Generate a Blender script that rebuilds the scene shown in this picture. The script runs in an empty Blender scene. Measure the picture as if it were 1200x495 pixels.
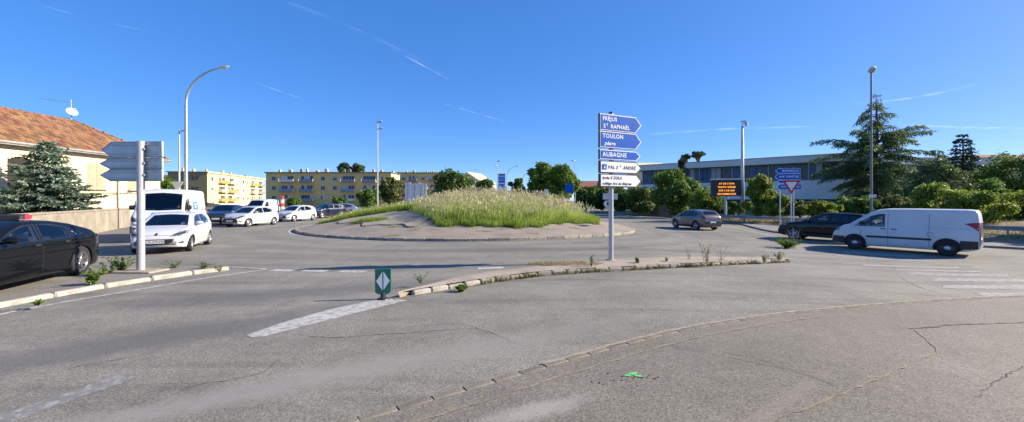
import bpy, bmesh, math, random
import numpy as np
from mathutils import Vector, Matrix, Quaternion
from mathutils.bvhtree import BVHTree

random.seed(7)
rng = np.random.default_rng(11)
PI = math.pi
SC = bpy.context.scene
COL = SC.collection

# ------------------------------------------------------------------ camera
EYE = 1.9          # eye height in metres
F = 467.0          # focal length measured in pixels of the 1200 px wide photograph (14 mm lens)
HOR = 236.0        # horizon row of the photograph
cam_data = bpy.data.cameras.new("camera")
cam_data.sensor_width = 36.0
cam_data.lens = 36.0 * F / 1200.0
cam_data.shift_y = (HOR - 247.5) / 1200.0
cam_data.clip_start = 0.05
cam_data.clip_end = 30000
cam = bpy.data.objects.new("camera", cam_data)
cam.location = (0, 0, EYE)
cam.rotation_euler = (PI / 2, 0, 0)
COL.objects.link(cam)
SC.camera = cam

# ------------------------------------------------------------------ sky, sun, exposure
SUN_EL = math.radians(27.5)
SUN_DIR = Vector((0.9945 * math.cos(SUN_EL), 0.105 * math.cos(SUN_EL), math.sin(SUN_EL))).normalized()
world = bpy.data.worlds.new("World")
SC.world = world
world.use_nodes = True
wn, wl = world.node_tree.nodes, world.node_tree.links
wn.clear()
w_out = wn.new("ShaderNodeOutputWorld")
w_bg = wn.new("ShaderNodeBackground")
w_sky = wn.new("ShaderNodeTexSky")
w_sky.sky_type = 'NISHITA'
w_sky.sun_disc = False
w_sky.sun_elevation = SUN_EL
w_sky.sun_rotation = math.atan2(SUN_DIR.x, SUN_DIR.y)
w_sky.altitude = 200
w_sky.air_density = 0.4
w_sky.dust_density = 0.15
w_sky.ozone_density = 3.0
w_bg.inputs['Strength'].default_value = 0.15
w_hs = wn.new("ShaderNodeHueSaturation")      # clear Provencal air: a purer blue than the model's default
w_hs.inputs['Saturation'].default_value = 1.91
w_hs.inputs['Value'].default_value = 1.83
w_hs.inputs['Hue'].default_value = 0.515
w_gm = wn.new('ShaderNodeGamma')
w_gm.inputs[1].default_value = 0.45
wl.new(w_sky.outputs[0], w_gm.inputs[0])
wl.new(w_gm.outputs[0], w_hs.inputs['Color'])
wl.new(w_hs.outputs[0], w_bg.inputs[0])
wl.new(w_bg.outputs[0], w_out.inputs[0])

sun_data = bpy.data.lights.new("sun", 'SUN')
sun_data.energy = 5.0
sun_data.angle = math.radians(0.53)
sun_data.color = (1.0, 0.875, 0.70)
sun = bpy.data.objects.new("sun", sun_data)
sun.rotation_euler = SUN_DIR.to_track_quat('Z', 'Y').to_euler()
sun.location = (60, 10, 40)
COL.objects.link(sun)

SC.view_settings.view_transform = 'Standard'
SC.view_settings.look = 'None'
SC.view_settings.gamma = 1.0
SC.view_settings.use_curve_mapping = False
SC.view_settings.exposure = 1.05
SC.cycles.max_bounces = 8
SC.cycles.transparent_max_bounces = 12
SC.cycles.use_denoising = True

# ------------------------------------------------------------------ the lie of the land
def gz(x):
    t = min(1.0, max(0.0, (x - 2.0) / 14.0))
    return -0.4 * t * t * (3 - 2 * t)

def G(px, py, dz=0.0):
    """ground point that the photograph shows at a pixel (surveying helper)"""
    z = 0.0
    for _ in range(14):
        d = F * (EYE - z - dz) / (py - HOR)
        X = (px - 600.0) / F * d
        z = 0.5 * z + 0.5 * gz(X)
    return Vector((X, d, z + dz))

def AX(px, d):
    return (px - 600.0) / F * d

def AZ(py, d):
    return EYE + (HOR - py) / F * d

# ------------------------------------------------------------------ materials
MATS = {}
def _new(name):
    m = bpy.data.materials.new(name)
    m.use_nodes = True
    nt = m.node_tree
    b = nt.nodes.get("Principled BSDF")
    return m, nt, b

def mat(name, col, rough=0.6, metal=0.0, var=0.0, scale=3.0, bump=0.0, bscale=40.0, coat=0.0,
        col2=None, spec=0.5, island=0.0, detail=4.0, trans=0.0, emit=None, estr=0.0):
    """principled surface whose colour wanders by noise, with optional fine relief"""
    if name in MATS:
        return MATS[name]
    m, nt, b = _new(name)
    N, L = nt.nodes, nt.links
    b.inputs['Base Color'].default_value = (*col, 1)
    b.inputs['Roughness'].default_value = rough
    b.inputs['Metallic'].default_value = metal
    b.inputs['Specular IOR Level'].default_value = spec
    if coat:
        b.inputs['Coat Weight'].default_value = coat
        b.inputs['Coat Roughness'].default_value = 0.03
    out = None
    tc = N.new("ShaderNodeTexCoord")
    if var or col2:
        nz = N.new("ShaderNodeTexNoise")
        nz.inputs['Scale'].default_value = scale
        nz.inputs['Detail'].default_value = detail
        nz.inputs['Roughness'].default_value = 0.65
        L.new(tc.outputs['Object'], nz.inputs['Vector'])
        rp = N.new("ShaderNodeValToRGB")
        c2 = col2 if col2 else tuple(min(1, c * (1 + var)) for c in col)
        c1 = col if col2 else tuple(c * (1 - var) for c in col)
        rp.color_ramp.elements[0].position = 0.32
        rp.color_ramp.elements[1].position = 0.68
        rp.color_ramp.elements[0].color = (*c1, 1)
        rp.color_ramp.elements[1].color = (*c2, 1)
        L.new(nz.outputs['Fac'], rp.inputs['Fac'])
        out = rp.outputs['Color']
    if island:
        g = N.new("ShaderNodeNewGeometry")
        hs = N.new("ShaderNodeHueSaturation")
        mr = N.new("ShaderNodeMapRange")
        mr.inputs['To Min'].default_value = 1 - island
        mr.inputs['To Max'].default_value = 1 + island
        L.new(g.outputs['Random Per Island'], mr.inputs['Value'])
        L.new(mr.outputs[0], hs.inputs['Value'])
        mr2 = N.new("ShaderNodeMapRange")
        mr2.inputs['To Min'].default_value = 0.5 - island * 0.06
        mr2.inputs['To Max'].default_value = 0.5 + island * 0.06
        mm = N.new("ShaderNodeMath"); mm.operation = 'FRACT'
        m2 = N.new("ShaderNodeMath"); m2.operation = 'MULTIPLY'; m2.inputs[1].default_value = 17.31
        L.new(g.outputs['Random Per Island'], m2.inputs[0]); L.new(m2.outputs[0], mm.inputs[0])
        L.new(mm.outputs[0], mr2.inputs['Value']); L.new(mr2.outputs[0], hs.inputs['Hue'])
        if out is not None:
            L.new(out, hs.inputs['Color'])
        else:
            hs.inputs['Color'].default_value = (*col, 1)
        out = hs.outputs['Color']
    if out is not None:
        L.new(out, b.inputs['Base Color'])
    if bump:
        n2 = N.new("ShaderNodeTexNoise")
        n2.inputs['Scale'].default_value = bscale
        n2.inputs['Detail'].default_value = 3
        L.new(tc.outputs['Object'], n2.inputs['Vector'])
        bp = N.new("ShaderNodeBump")
        bp.inputs['Strength'].default_value = bump
        bp.inputs['Distance'].default_value = 0.02
        L.new(n2.outputs['Fac'], bp.inputs['Height'])
        L.new(bp.outputs['Normal'], b.inputs['Normal'])
    if trans:
        tr = N.new("ShaderNodeBsdfTranslucent")
        mx = N.new("ShaderNodeMixShader")
        mx.inputs[0].default_value = trans
        if out is not None:
            L.new(out, tr.inputs['Color'])
        else:
            tr.inputs['Color'].default_value = (*col, 1)
        mo = N.get("Material Output")
        L.new(b.outputs[0], mx.inputs[1]); L.new(tr.outputs[0], mx.inputs[2])
        L.new(mx.outputs[0], mo.inputs['Surface'])
    if emit:
        b.inputs['Emission Color'].default_value = (*emit, 1)
        b.inputs['Emission Strength'].default_value = estr
    MATS[name] = m
    return m

def glass_mat(name, tint=(0.16, 0.19, 0.2), rough=0.02):
    if name in MATS:
        return MATS[name]
    m, nt, b = _new(name)
    N, L = nt.nodes, nt.links
    N.remove(b)
    tr = N.new("ShaderNodeBsdfTransparent"); tr.inputs[0].default_value = (*tint, 1)
    gl = N.new("ShaderNodeBsdfGlossy"); gl.inputs['Roughness'].default_value = rough
    gl.inputs['Color'].default_value = (0.95, 0.97, 1, 1)
    fr = N.new("ShaderNodeFresnel"); fr.inputs['IOR'].default_value = 1.5
    ad = N.new("ShaderNodeMath"); ad.operation = 'MULTIPLY_ADD'
    ad.inputs[1].default_value = 1.0; ad.inputs[2].default_value = 0.02
    mx = N.new("ShaderNodeMixShader")
    L.new(fr.outputs[0], ad.inputs[0]); L.new(ad.outputs[0], mx.inputs[0])
    L.new(tr.outputs[0], mx.inputs[1]); L.new(gl.outputs[0], mx.inputs[2])
    L.new(mx.outputs[0], N.get("Material Output").inputs['Surface'])
    MATS[name] = m
    return m

def asphalt_mat(name, dark, light, tracks=False, dust=None, speck=0.5):
    """worn tarmac: aggregate speckle, patchy tone, polished wheel tracks round the island"""
    m, nt, b = _new(name)
    N, L = nt.nodes, nt.links
    geo = N.new("ShaderNodeNewGeometry")
    def noise(scale, detail=3, rough=0.6, vec=None):
        n = N.new("ShaderNodeTexNoise")
        n.inputs['Scale'].default_value = scale; n.inputs['Detail'].default_value = detail
        n.inputs['Roughness'].default_value = rough
        L.new(vec or geo.outputs['Position'], n.inputs['Vector'])
        return n.outputs['Fac']
    def math_(op, a, b_, clamp=False):
        n = N.new("ShaderNodeMath"); n.operation = op; n.use_clamp = clamp
        for k, v in ((0, a), (1, b_)):
            if v is None: continue
            if isinstance(v, (int, float)): n.inputs[k].default_value = v
            else: L.new(v, n.inputs[k])
        return n.outputs[0]
    big = noise(0.35, 5, 0.6)
    mid = noise(2.2, 5, 0.7)
    fac = math_('ADD', math_('MULTIPLY', big, 0.6), math_('MULTIPLY', mid, 0.4))
    if tracks:
        vs = N.new("ShaderNodeVectorMath"); vs.operation = 'DISTANCE'
        cz = N.new("ShaderNodeCombineXYZ"); cz.inputs[0].default_value = tracks[0]; cz.inputs[1].default_value = tracks[1]
        L.new(geo.outputs['Position'], vs.inputs[0]); L.new(cz.outputs[0], vs.inputs[1])
        rad = math_('ADD', vs.outputs['Value'], math_('MULTIPLY', noise(0.12, 2), 1.6))
        wv = math_('SINE', math_('MULTIPLY', rad, 3.3), None)
        tr = math_('MULTIPLY', math_('ADD', wv, 0.2), 0.10)
        fac = math_('ADD', fac, math_('MULTIPLY', tr, noise(0.25, 2)))
        # long tyre scuffs bending into the left-hand approach
        sp = N.new("ShaderNodeMapping"); sp.inputs['Rotation'].default_value = (0, 0, 0.33)
        sp.inputs['Scale'].default_value = (0.16, 1.7, 1)
        L.new(geo.outputs['Position'], sp.inputs['Vector'])
        sc_ = noise(1.0, 4, 0.62, sp.outputs[0])
        st = N.new("ShaderNodeMapRange"); st.inputs['From Min'].default_value = 0.52; st.inputs['From Max'].default_value = 0.72
        L.new(sc_, st.inputs['Value'])
        fac = math_('SUBTRACT', fac, math_('MULTIPLY', st.outputs[0], 0.22))
    rp = N.new("ShaderNodeValToRGB")
    rp.color_ramp.elements[0].position = 0.30; rp.color_ramp.elements[1].position = 0.68
    rp.color_ramp.elements[0].color = (*dark, 1); rp.color_ramp.elements[1].color = (*light, 1)
    L.new(fac, rp.inputs['Fac'])
    # aggregate
    vo = N.new("ShaderNodeTexVoronoi"); vo.inputs['Scale'].default_value = 85
    L.new(geo.outputs['Position'], vo.inputs['Vector'])
    sep = N.new("ShaderNodeSeparateColor"); L.new(vo.outputs['Color'], sep.inputs[0])
    mr = N.new("ShaderNodeMapRange"); mr.inputs['To Min'].default_value = 1 - speck; mr.inputs['To Max'].default_value = 1 + speck
    L.new(sep.outputs[0], mr.inputs['Value'])
    fine = N.new("ShaderNodeMapRange"); fine.inputs['From Min'].default_value = 0.3; fine.inputs['From Max'].default_value = 0.7
    fine.inputs['To Min'].default_value = 0.72; fine.inputs['To Max'].default_value = 1.28
    L.new(noise(38, 4, 0.75), fine.inputs['Value'])
    mu = math_('MULTIPLY', mr.outputs[0], fine.outputs[0])
    hs = N.new("ShaderNodeHueSaturation"); L.new(rp.outputs[0], hs.inputs['Color']); L.new(mu, hs.inputs['Value'])
    col = hs.outputs[0]
    # dark flecks and oil spots
    dk = N.new("ShaderNodeMapRange"); dk.inputs['From Min'].default_value = 0.70; dk.inputs['From Max'].default_value = 0.78
    L.new(noise(7.5, 5, 0.7), dk.inputs['Value'])
    mxd = N.new("ShaderNodeMix"); mxd.data_type = 'RGBA'
    L.new(math_('MULTIPLY', dk.outputs[0], 0.55), mxd.inputs[0]); L.new(col, mxd.inputs[6]); mxd.inputs[7].default_value = (*[c * 0.35 for c in dark], 1)
    col = mxd.outputs[2]
    if dust:
        for (cx, cy, ang, rx, ry, dc, amt) in dust:
            mp = N.new("ShaderNodeMapping"); mp.vector_type = 'TEXTURE'
            mp.inputs['Location'].default_value = (cx, cy, 0); mp.inputs['Rotation'].default_value = (0, 0, ang)
            mp.inputs['Scale'].default_value = (rx, ry, 1000)
            L.new(geo.outputs['Position'], mp.inputs['Vector'])
            ln = N.new("ShaderNodeVectorMath"); ln.operation = 'LENGTH'; L.new(mp.outputs[0], ln.inputs[0])
            r2 = math_('ADD', ln.outputs['Value'], math_('MULTIPLY', math_('SUBTRACT', noise(3.0, 5, 0.7), 0.5), 1.3))
            m2 = N.new("ShaderNodeMapRange"); m2.inputs['From Min'].default_value = 1.0; m2.inputs['From Max'].default_value = 0.35
            L.new(r2, m2.inputs['Value'])
            mx = N.new("ShaderNodeMix"); mx.data_type = 'RGBA'
            L.new(math_('MULTIPLY', m2.outputs[0], amt), mx.inputs[0]); L.new(col, mx.inputs[6]); mx.inputs[7].default_value = (*dc, 1)
            col = mx.outputs[2]
    L.new(col, b.inputs['Base Color'])
    b.inputs['Roughness'].default_value = 0.82
    b.inputs['Specular IOR Level'].default_value = 0.35
    bp = N.new("ShaderNodeBump"); bp.inputs['Strength'].default_value = 0.15; bp.inputs['Distance'].default_value = 0.012
    L.new(math_('ADD', sep.outputs[1], noise(60, 3)), bp.inputs['Height'])
    L.new(bp.outputs[0], b.inputs['Normal'])
    MATS[name] = m
    return m

def paint_mat(name, col, wear=0.45, scale=9.0):
    """road paint rubbed through to the tarmac in places"""
    m, nt, b = _new(name)
    N, L = nt.nodes, nt.links
    geo = N.new("ShaderNodeNewGeometry")
    n1 = N.new("ShaderNodeTexNoise"); n1.inputs['Scale'].default_value = scale; n1.inputs['Detail'].default_value = 8; n1.inputs['Roughness'].default_value = 0.75
    L.new(geo.outputs['Position'], n1.inputs['Vector'])
    r = N.new("ShaderNodeMapRange"); r.inputs['From Min'].default_value = 0.65 - wear * 0.35; r.inputs['From Max'].default_value = 0.78 - wear * 0.30
    L.new(n1.outputs['Fac'], r.inputs['Value'])
    mx = N.new("ShaderNodeMix"); mx.data_type = 'RGBA'
    mx.inputs[6].default_value = (*col, 1); mx.inputs[7].default_value = (0.17, 0.165, 0.155, 1)
    L.new(r.outputs[0], mx.inputs[0])
    n2 = N.new("ShaderNodeTexNoise"); n2.inputs['Scale'].default_value = 2.2; n2.inputs['Detail'].default_value = 4
    L.new(geo.outputs['Position'], n2.inputs['Vector'])
    hs = N.new("ShaderNodeHueSaturation")
    r2 = N.new("ShaderNodeMapRange"); r2.inputs['To Min'].default_value = 0.72; r2.inputs['To Max'].default_value = 1.2
    L.new(n2.outputs['Fac'], r2.inputs['Value']); L.new(r2.outputs[0], hs.inputs['Value']); L.new(mx.outputs[2], hs.inputs['Color'])
    L.new(hs.outputs[0], b.inputs['Base Color'])
    b.inputs['Roughness'].default_value = 0.75
    MATS[name] = m
    return m

def grass_mat(name, low, high, trans=0.35, island=0.35, patch=None):
    """blade colour runs from its green foot to its own straw tip (attribute t)"""
    m, nt, b = _new(name)
    N, L = nt.nodes, nt.links
    at = N.new("ShaderNodeAttribute"); at.attribute_name = "t"
    rp = N.new("ShaderNodeValToRGB")
    rp.color_ramp.elements[0].color = (*low, 1); rp.color_ramp.elements[1].color = (*high, 1)
    rp.color_ramp.elements[0].position = 0.15; rp.color_ramp.elements[1].position = 0.95
    L.new(at.outputs['Fac'], rp.inputs['Fac'])
    col = rp.outputs[0]
    geo = N.new("ShaderNodeNewGeometry")
    if patch:
        nz = N.new("ShaderNodeTexNoise"); nz.inputs['Scale'].default_value = 0.8; nz.inputs['Detail'].default_value = 3
        L.new(geo.outputs['Position'], nz.inputs['Vector'])
        r = N.new("ShaderNodeMapRange"); r.inputs['From Min'].default_value = 0.42; r.inputs['From Max'].default_value = 0.62
        L.new(nz.outputs['Fac'], r.inputs['Value'])
        mx = N.new("ShaderNodeMix"); mx.data_type = 'RGBA'
        L.new(r.outputs[0], mx.inputs[0]); L.new(col, mx.inputs[6]); mx.inputs[7].default_value = (*patch, 1)
        col = mx.outputs[2]
    hs = N.new("ShaderNodeHueSaturation")
    mr = N.new("ShaderNodeMapRange"); mr.inputs['To Min'].default_value = 1 - island; mr.inputs['To Max'].default_value = 1 + island
    L.new(geo.outputs['Random Per Island'], mr.inputs['Value']); L.new(mr.outputs[0], hs.inputs['Value']); L.new(col, hs.inputs['Color'])
    L.new(hs.outputs[0], b.inputs['Base Color'])
    b.inputs['Roughness'].default_value = 0.7
    b.inputs['Specular IOR Level'].default_value = 0.25
    tr = N.new("ShaderNodeBsdfTranslucent"); L.new(hs.outputs[0], tr.inputs['Color'])
    mx = N.new("ShaderNodeMixShader"); mx.inputs[0].default_value = trans
    L.new(b.outputs[0], mx.inputs[1]); L.new(tr.outputs[0], mx.inputs[2])
    L.new(mx.outputs[0], N.get("Material Output").inputs['Surface'])
    MATS[name] = m
    return m

# ------------------------------------------------------------------ objects and meshes
def link(o, parent=None):
    COL.objects.link(o)
    if parent is not None:
        o.parent = parent
    return o

def tag(o, label=None, cat=None, group=None, kind=None):
    if label: o['label'] = label
    if cat: o['category'] = cat
    if group: o['group'] = group
    if kind: o['kind'] = kind
    return o

def thing(name, label, cat, loc=(0, 0, 0), rotz=0.0, group=None):
    o = bpy.data.objects.new(name, None)
    o.empty_display_size = 0.3
    o.location = loc
    o.rotation_euler = (0, 0, rotz)
    link(o)
    return tag(o, label, cat, group)

def place(name, me, parent=None, loc=(0, 0, 0), rot=(0, 0, 0), scale=(1, 1, 1)):
    o = bpy.data.objects.new(name, me)
    o.location = loc; o.rotation_euler = rot; o.scale = scale
    return link(o, parent)

class MB:
    """collects pieces of geometry that become one mesh object"""
    def __init__(self):
        self.v, self.f, self.mi = [], [], []
    def add(self, vs, fs, M=None, mi=0):
        k = len(self.v)
        if M is not None:
            vs = [M @ Vector(p) for p in vs]
        self.v.extend([tuple(p) for p in vs])
        for f in fs:
            self.f.append([i + k for i in f]); self.mi.append(mi)
        return self
    def box(self, c, s, rz=0.0, mi=0, M=None):
        hx, hy, hz = s[0] / 2, s[1] / 2, s[2] / 2
        vs = [Vector((x, y, z)) for x in (-hx, hx) for y in (-hy, hy) for z in (-hz, hz)]
        R = Matrix.Translation(c) @ Matrix.Rotation(rz, 4, 'Z')
        if M is not None: R = M @ R
        return self.add(vs, [(0, 1, 3, 2), (4, 6, 7, 5), (0, 4, 5, 1), (2, 3, 7, 6), (0, 2, 6, 4), (1, 5, 7, 3)], R, mi)
    def cbox(self, c, s, b=0.01, rz=0.0, mi=0, M=None):
        """box with chamfered upright and top edges"""
        hx, hy, hz = s[0] / 2, s[1] / 2, s[2] / 2
        def ring(x, y, z, q):
            return [(-x + q, -y, z), (x - q, -y, z), (x, -y + q, z), (x, y - q, z), (x - q, y, z), (-x + q, y, z), (-x, y - q, z), (-x, -y + q, z)]
        vs = ring(hx, hy, -hz, b) + ring(hx, hy, hz - b, b) + ring(hx - b, hy - b, hz, b * 0.6)
        fs = []
        for r in range(2):
            for i in range(8):
                j = (i + 1) % 8
                fs.append((r * 8 + i, r * 8 + j, r * 8 + 8 + j, r * 8 + 8 + i))
        fs.append(tuple(range(16, 24))); fs.append(tuple(reversed(range(8))))
        R = Matrix.Translation(c) @ Matrix.Rotation(rz, 4, 'Z')
        if M is not None: R = M @ R
        return self.add(vs, fs, R, mi)
    def tube(self, pts, rad, n=8, mi=0, caps=True):
        pts = [Vector(p) for p in pts]
        if isinstance(rad, (int, float)): rad = [rad] * len(pts)
        vs, fs = [], []
        up0 = Vector((0, 0, 1))
        prev = None
        for i, p in enumerate(pts):
            t = (pts[min(i + 1, len(pts) - 1)] - pts[max(i - 1, 0)])
            t = t.normalized() if t.length > 1e-9 else Vector((0, 0, 1))
            if prev is None:
                a = Vector((1, 0, 0)) if abs(t.x) < 0.9 else Vector((0, 1, 0))
            else:
                a = prev
            u = (a - t * a.dot(t)).normalized(); w = t.cross(u); prev = u
            for k in range(n):
                an = 2 * PI * k / n
                vs.append(p + (u * math.cos(an) + w * math.sin(an)) * rad[i])
        for i in range(len(pts) - 1):
            for k in range(n):
                j = (k + 1) % n
                fs.append((i * n + k, i * n + j, i * n + n + j, i * n + n + k))
        if caps:
            fs.append(tuple(reversed(range(n)))); fs.append(tuple(range((len(pts) - 1) * n, len(pts) * n)))
        return self.add(vs, fs, None, mi)
    def prism(self, poly, z0, z1, M=None, mi=0):
        """poly in the xy plane pushed from z0 to z1"""
        n = len(poly)
        vs = [(p[0], p[1], z0) for p in poly] + [(p[0], p[1], z1) for p in poly]
        fs = [tuple(reversed(range(n))), tuple(range(n, 2 * n))]
        for i in range(n):
            j = (i + 1) % n
            fs.append((i, j, n + j, n + i))
        return self.add(vs, fs, M, mi)
    def lathe(self, prof, n=24, M=None, mi=0):
        """profile of (radius, z) turned about z"""
        vs, fs = [], []
        for (r, z) in prof:
            for k in range(n):
                a = 2 * PI * k / n
                vs.append((r * math.cos(a), r * math.sin(a), z))
        for i in range(len(prof) - 1):
            for k in range(n):
                j = (k + 1) % n
                fs.append((i * n + k, i * n + j, i * n + n + j, i * n + n + k))
        return self.add(vs, fs, M, mi)
    def strip(self, A, B):
        n = len(A)
        vs = list(A) + list(B)
        return self.add(vs, [(i, i + 1, n + i + 1, n + i) for i in range(n - 1)])
    def quad(self, a, b, c, d):
        return self.add([a, b, c, d], [(0, 1, 2, 3)])
    def mesh(self, name, mats, smooth=False):
        me = bpy.data.meshes.new(name)
        me.from_pydata(self.v, [], self.f)
        if not isinstance(mats, (list, tuple)): mats = [mats]
        for m in mats: me.materials.append(m)
        if len(mats) > 1: me.polygons.foreach_set("material_index", self.mi)
        if smooth:
            me.polygons.foreach_set("use_smooth", [True] * len(me.polygons))
        me.update()
        return me
    def build(self, name, mats, parent=None, smooth=False, loc=(0, 0, 0), rot=(0, 0, 0)):
        me = self.mesh(name, mats, smooth)
        if smooth == 'auto':
            try: me.set_sharp_from_angle(angle=math.radians(40))
            except Exception: pass
        return place(name, me, parent, loc, rot)

def fix_normals(me):
    bm = bmesh.new(); bm.from_mesh(me); bmesh.ops.recalc_face_normals(bm, faces=bm.faces); bm.to_mesh(me); bm.free()

def drape(pts, dz):
    return [Vector((p[0], p[1], gz(p[0]) + dz)) for p in pts]

def resample(pts, step):
    pts = [Vector((p[0], p[1])) for p in pts]
    out = [pts[0].copy()]
    acc = 0.0
    for a, b in zip(pts, pts[1:]):
        l = (b - a).length
        if l < 1e-9: continue
        s = step - acc
        while s <= l:
            out.append(a + (b - a) * (s / l)); s += step
        acc = l - (s - step)
    return out

def smooth_line(pts, per=6):
    """catmull-rom through the points"""
    P = [Vector((p[0], p[1])) for p in pts]
    P = [P[0] * 2 - P[1]] + P + [P[-1] * 2 - P[-2]]
    out = []
    for i in range(1, len(P) - 2):
        p0, p1, p2, p3 = P[i - 1], P[i], P[i + 1], P[i + 2]
        for k in range(per):
            t = k / per
            out.append(0.5 * ((2 * p1) + (p2 - p0) * t + (2 * p0 - 5 * p1 + 4 * p2 - p3) * t * t + (3 * p1 - p0 - 3 * p2 + p3) * t ** 3))
    out.append(P[-2])
    return out

def ribbon(name, pts, w, mtl, dz, parent, jitter=0.0, taper=False):
    pts = [Vector((p[0], p[1])) for p in pts]
    A, B = [], []
    for i, p in enumerate(pts):
        t = (pts[min(i + 1, len(pts) - 1)] - pts[max(i - 1, 0)]).normalized()
        n = Vector((-t.y, t.x))
        ww = w * (1 + random.uniform(-jitter, jitter)) / 2
        if taper: ww *= max(0.15, math.sin(PI * (i + 0.5) / len(pts)) ** 0.5)
        A.append(p + n * ww); B.append(p - n * ww)
    mb = MB(); mb.strip(drape(A, dz), drape(B, dz))
    o = mb.build(name, mtl, parent)
    fix_up(o.data)
    return o

def fix_up(me):
    bm = bmesh.new(); bm.from_mesh(me)
    for f in bm.faces:
        f.normal_update()
        if f.normal.z < 0: f.normal_flip()
    bm.to_mesh(me); bm.free()

def flat_poly(name, pts, mtl, dz, parent=None):
    bm = bmesh.new()
    vs = [bm.verts.new((p[0], p[1], 0)) for p in pts]
    f = bm.faces.new(vs)
    bmesh.ops.triangulate(bm, faces=[f])
    for _ in range(4):
        lg = [e for e in bm.edges if e.calc_length() > 1.2]
        if not lg: break
        bmesh.ops.subdivide_edges(bm, edges=lg, cuts=1)
        bmesh.ops.triangulate(bm, faces=bm.faces[:])
    for v in bm.verts: v.co.z = gz(v.co.x) + dz
    for f in bm.faces:
        f.normal_update()
        if f.normal.z < 0: f.normal_flip()
    me = bpy.data.meshes.new(name); bm.to_mesh(me); bm.free()
    me.materials.append(mtl)
    return place(name, me, parent)

def fast_mesh(name, V, Fq, mtl, attr=None, smooth=False):
    """V (n,3) array, Fq (m,4) or (m,3) index array"""
    me = bpy.data.meshes.new(name)
    k = Fq.shape[1]
    me.vertices.add(len(V)); me.vertices.foreach_set("co", np.ascontiguousarray(V, dtype=np.float32).ravel())
    me.loops.add(Fq.size); me.loops.foreach_set("vertex_index", np.ascontiguousarray(Fq, dtype=np.int32).ravel())
    me.polygons.add(len(Fq))
    me.polygons.foreach_set("loop_start", np.arange(0, Fq.size, k, dtype=np.int32))
    me.polygons.foreach_set("loop_total", np.full(len(Fq), k, dtype=np.int32))
    if attr is not None:
        a = me.attributes.new("t", 'FLOAT', 'POINT'); a.data.foreach_set("value", np.asarray(attr, dtype=np.float32))
    me.materials.append(mtl)
    me.update(calc_edges=True)
    if smooth: me.polygons.foreach_set("use_smooth", [True] * len(me.polygons))
    return me

def text_mesh(name, s, size, mtl, depth=0.003, shear=0.0, align='LEFT', spacing=1.0, bold=0.0):
    cu = bpy.data.curves.new(name, 'FONT')
    cu.body = s; cu.size = size; cu.extrude = depth; cu.shear = shear
    cu.align_x = align; cu.align_y = 'CENTER'; cu.space_character = spacing; cu.offset = bold
    cu.resolution_u = 3
    o = bpy.data.objects.new(name, cu); COL.objects.link(o)
    dg = bpy.context.evaluated_depsgraph_get()
    me = bpy.data.meshes.new_from_object(o.evaluated_get(dg))
    bpy.data.objects.remove(o)
    me.materials.clear(); me.materials.append(mtl)
    return me

# ================================================================== SETTING
ISL = Vector((-3.1, 30.9)); ISL_R = 12.1
M_road = asphalt_mat("asphalt_road", (0.134, 0.129, 0.109), (0.236, 0.226, 0.191), tracks=(ISL.x, ISL.y), speck=0.4,
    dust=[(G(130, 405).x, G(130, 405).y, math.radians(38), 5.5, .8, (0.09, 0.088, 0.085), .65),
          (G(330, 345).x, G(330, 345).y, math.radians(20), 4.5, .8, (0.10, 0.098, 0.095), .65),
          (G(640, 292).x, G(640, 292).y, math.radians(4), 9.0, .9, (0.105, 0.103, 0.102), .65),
          (G(500, 420).x, G(500, 420).y, math.radians(28), 4.0, .5, (0.25, 0.235, 0.215), .5),
          (G(240, 470).x, G(240, 470).y, math.radians(30), 2.5, .3, (0.25, 0.238, 0.22), .5)])
_dp = G(660, 478)
M_pave = asphalt_mat("asphalt_pavement", (0.125, 0.113, 0.093), (0.20, 0.182, 0.152), speck=0.4,
                     dust=[(_dp.x - 0.25, _dp.y - 0.05, math.radians(24), 0.75, 0.17, (0.34, 0.32, 0.285), 0.6),
                           (G(905, 480).x, G(905, 480).y, math.radians(35), 1.6, 0.10, (0.27, 0.235, 0.19), 0.3)])
M_islandtop = asphalt_mat("asphalt_island", (0.15, 0.135, 0.12), (0.25, 0.225, 0.195), speck=0.4)
M_ground = mat("dry_ground", (0.16, 0.13, 0.07), 0.95, var=0.4, scale=0.6, col2=(0.12, 0.13, 0.05))
M_white = paint_mat("road_paint", (0.43, 0.42, 0.395), wear=0.5)
M_whiteworn = paint_mat("road_paint_worn", (0.35, 0.342, 0.325), wear=0.85)
M_zebra = paint_mat("zebra_paint", (0.34, 0.335, 0.33), wear=0.7)
M_concrete = mat("concrete_kerb", (0.30, 0.265, 0.21), 0.9, var=0.3, scale=6, bump=0.5, bscale=60, detail=8)
M_concrete_dark = mat("concrete_kerb_dark", (0.2, 0.185, 0.155), 0.9, var=0.35, scale=5, bump=0.5, bscale=60, detail=8)
M_kerbwhite = mat("kerb_white_paint", (0.25, 0.22, 0.175), 0.85, col2=(0.47, 0.45, 0.40), scale=7, bump=0.5, bscale=50, detail=8)
M_flush = mat("kerb_flush", (0.185, 0.165, 0.13), 0.92, var=0.28, scale=9, bump=0.5, bscale=80, detail=8)
M_crack = mat("crack_tar", (0.035, 0.033, 0.03), 0.9, var=0.3, scale=20)
M_seam = mat("seam_dirt", (0.21, 0.185, 0.13), 0.95, var=0.3, scale=25)
M_soil = mat("soil", (0.16, 0.125, 0.08), 0.97, var=0.35, scale=2, bump=0.8, bscale=25, detail=8)
M_apron = mat("apron_setts", (0.285, 0.24, 0.195), 0.92, col2=(0.19, 0.165, 0.14), scale=0.8, bump=0.7, bscale=22, detail=9)

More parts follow.
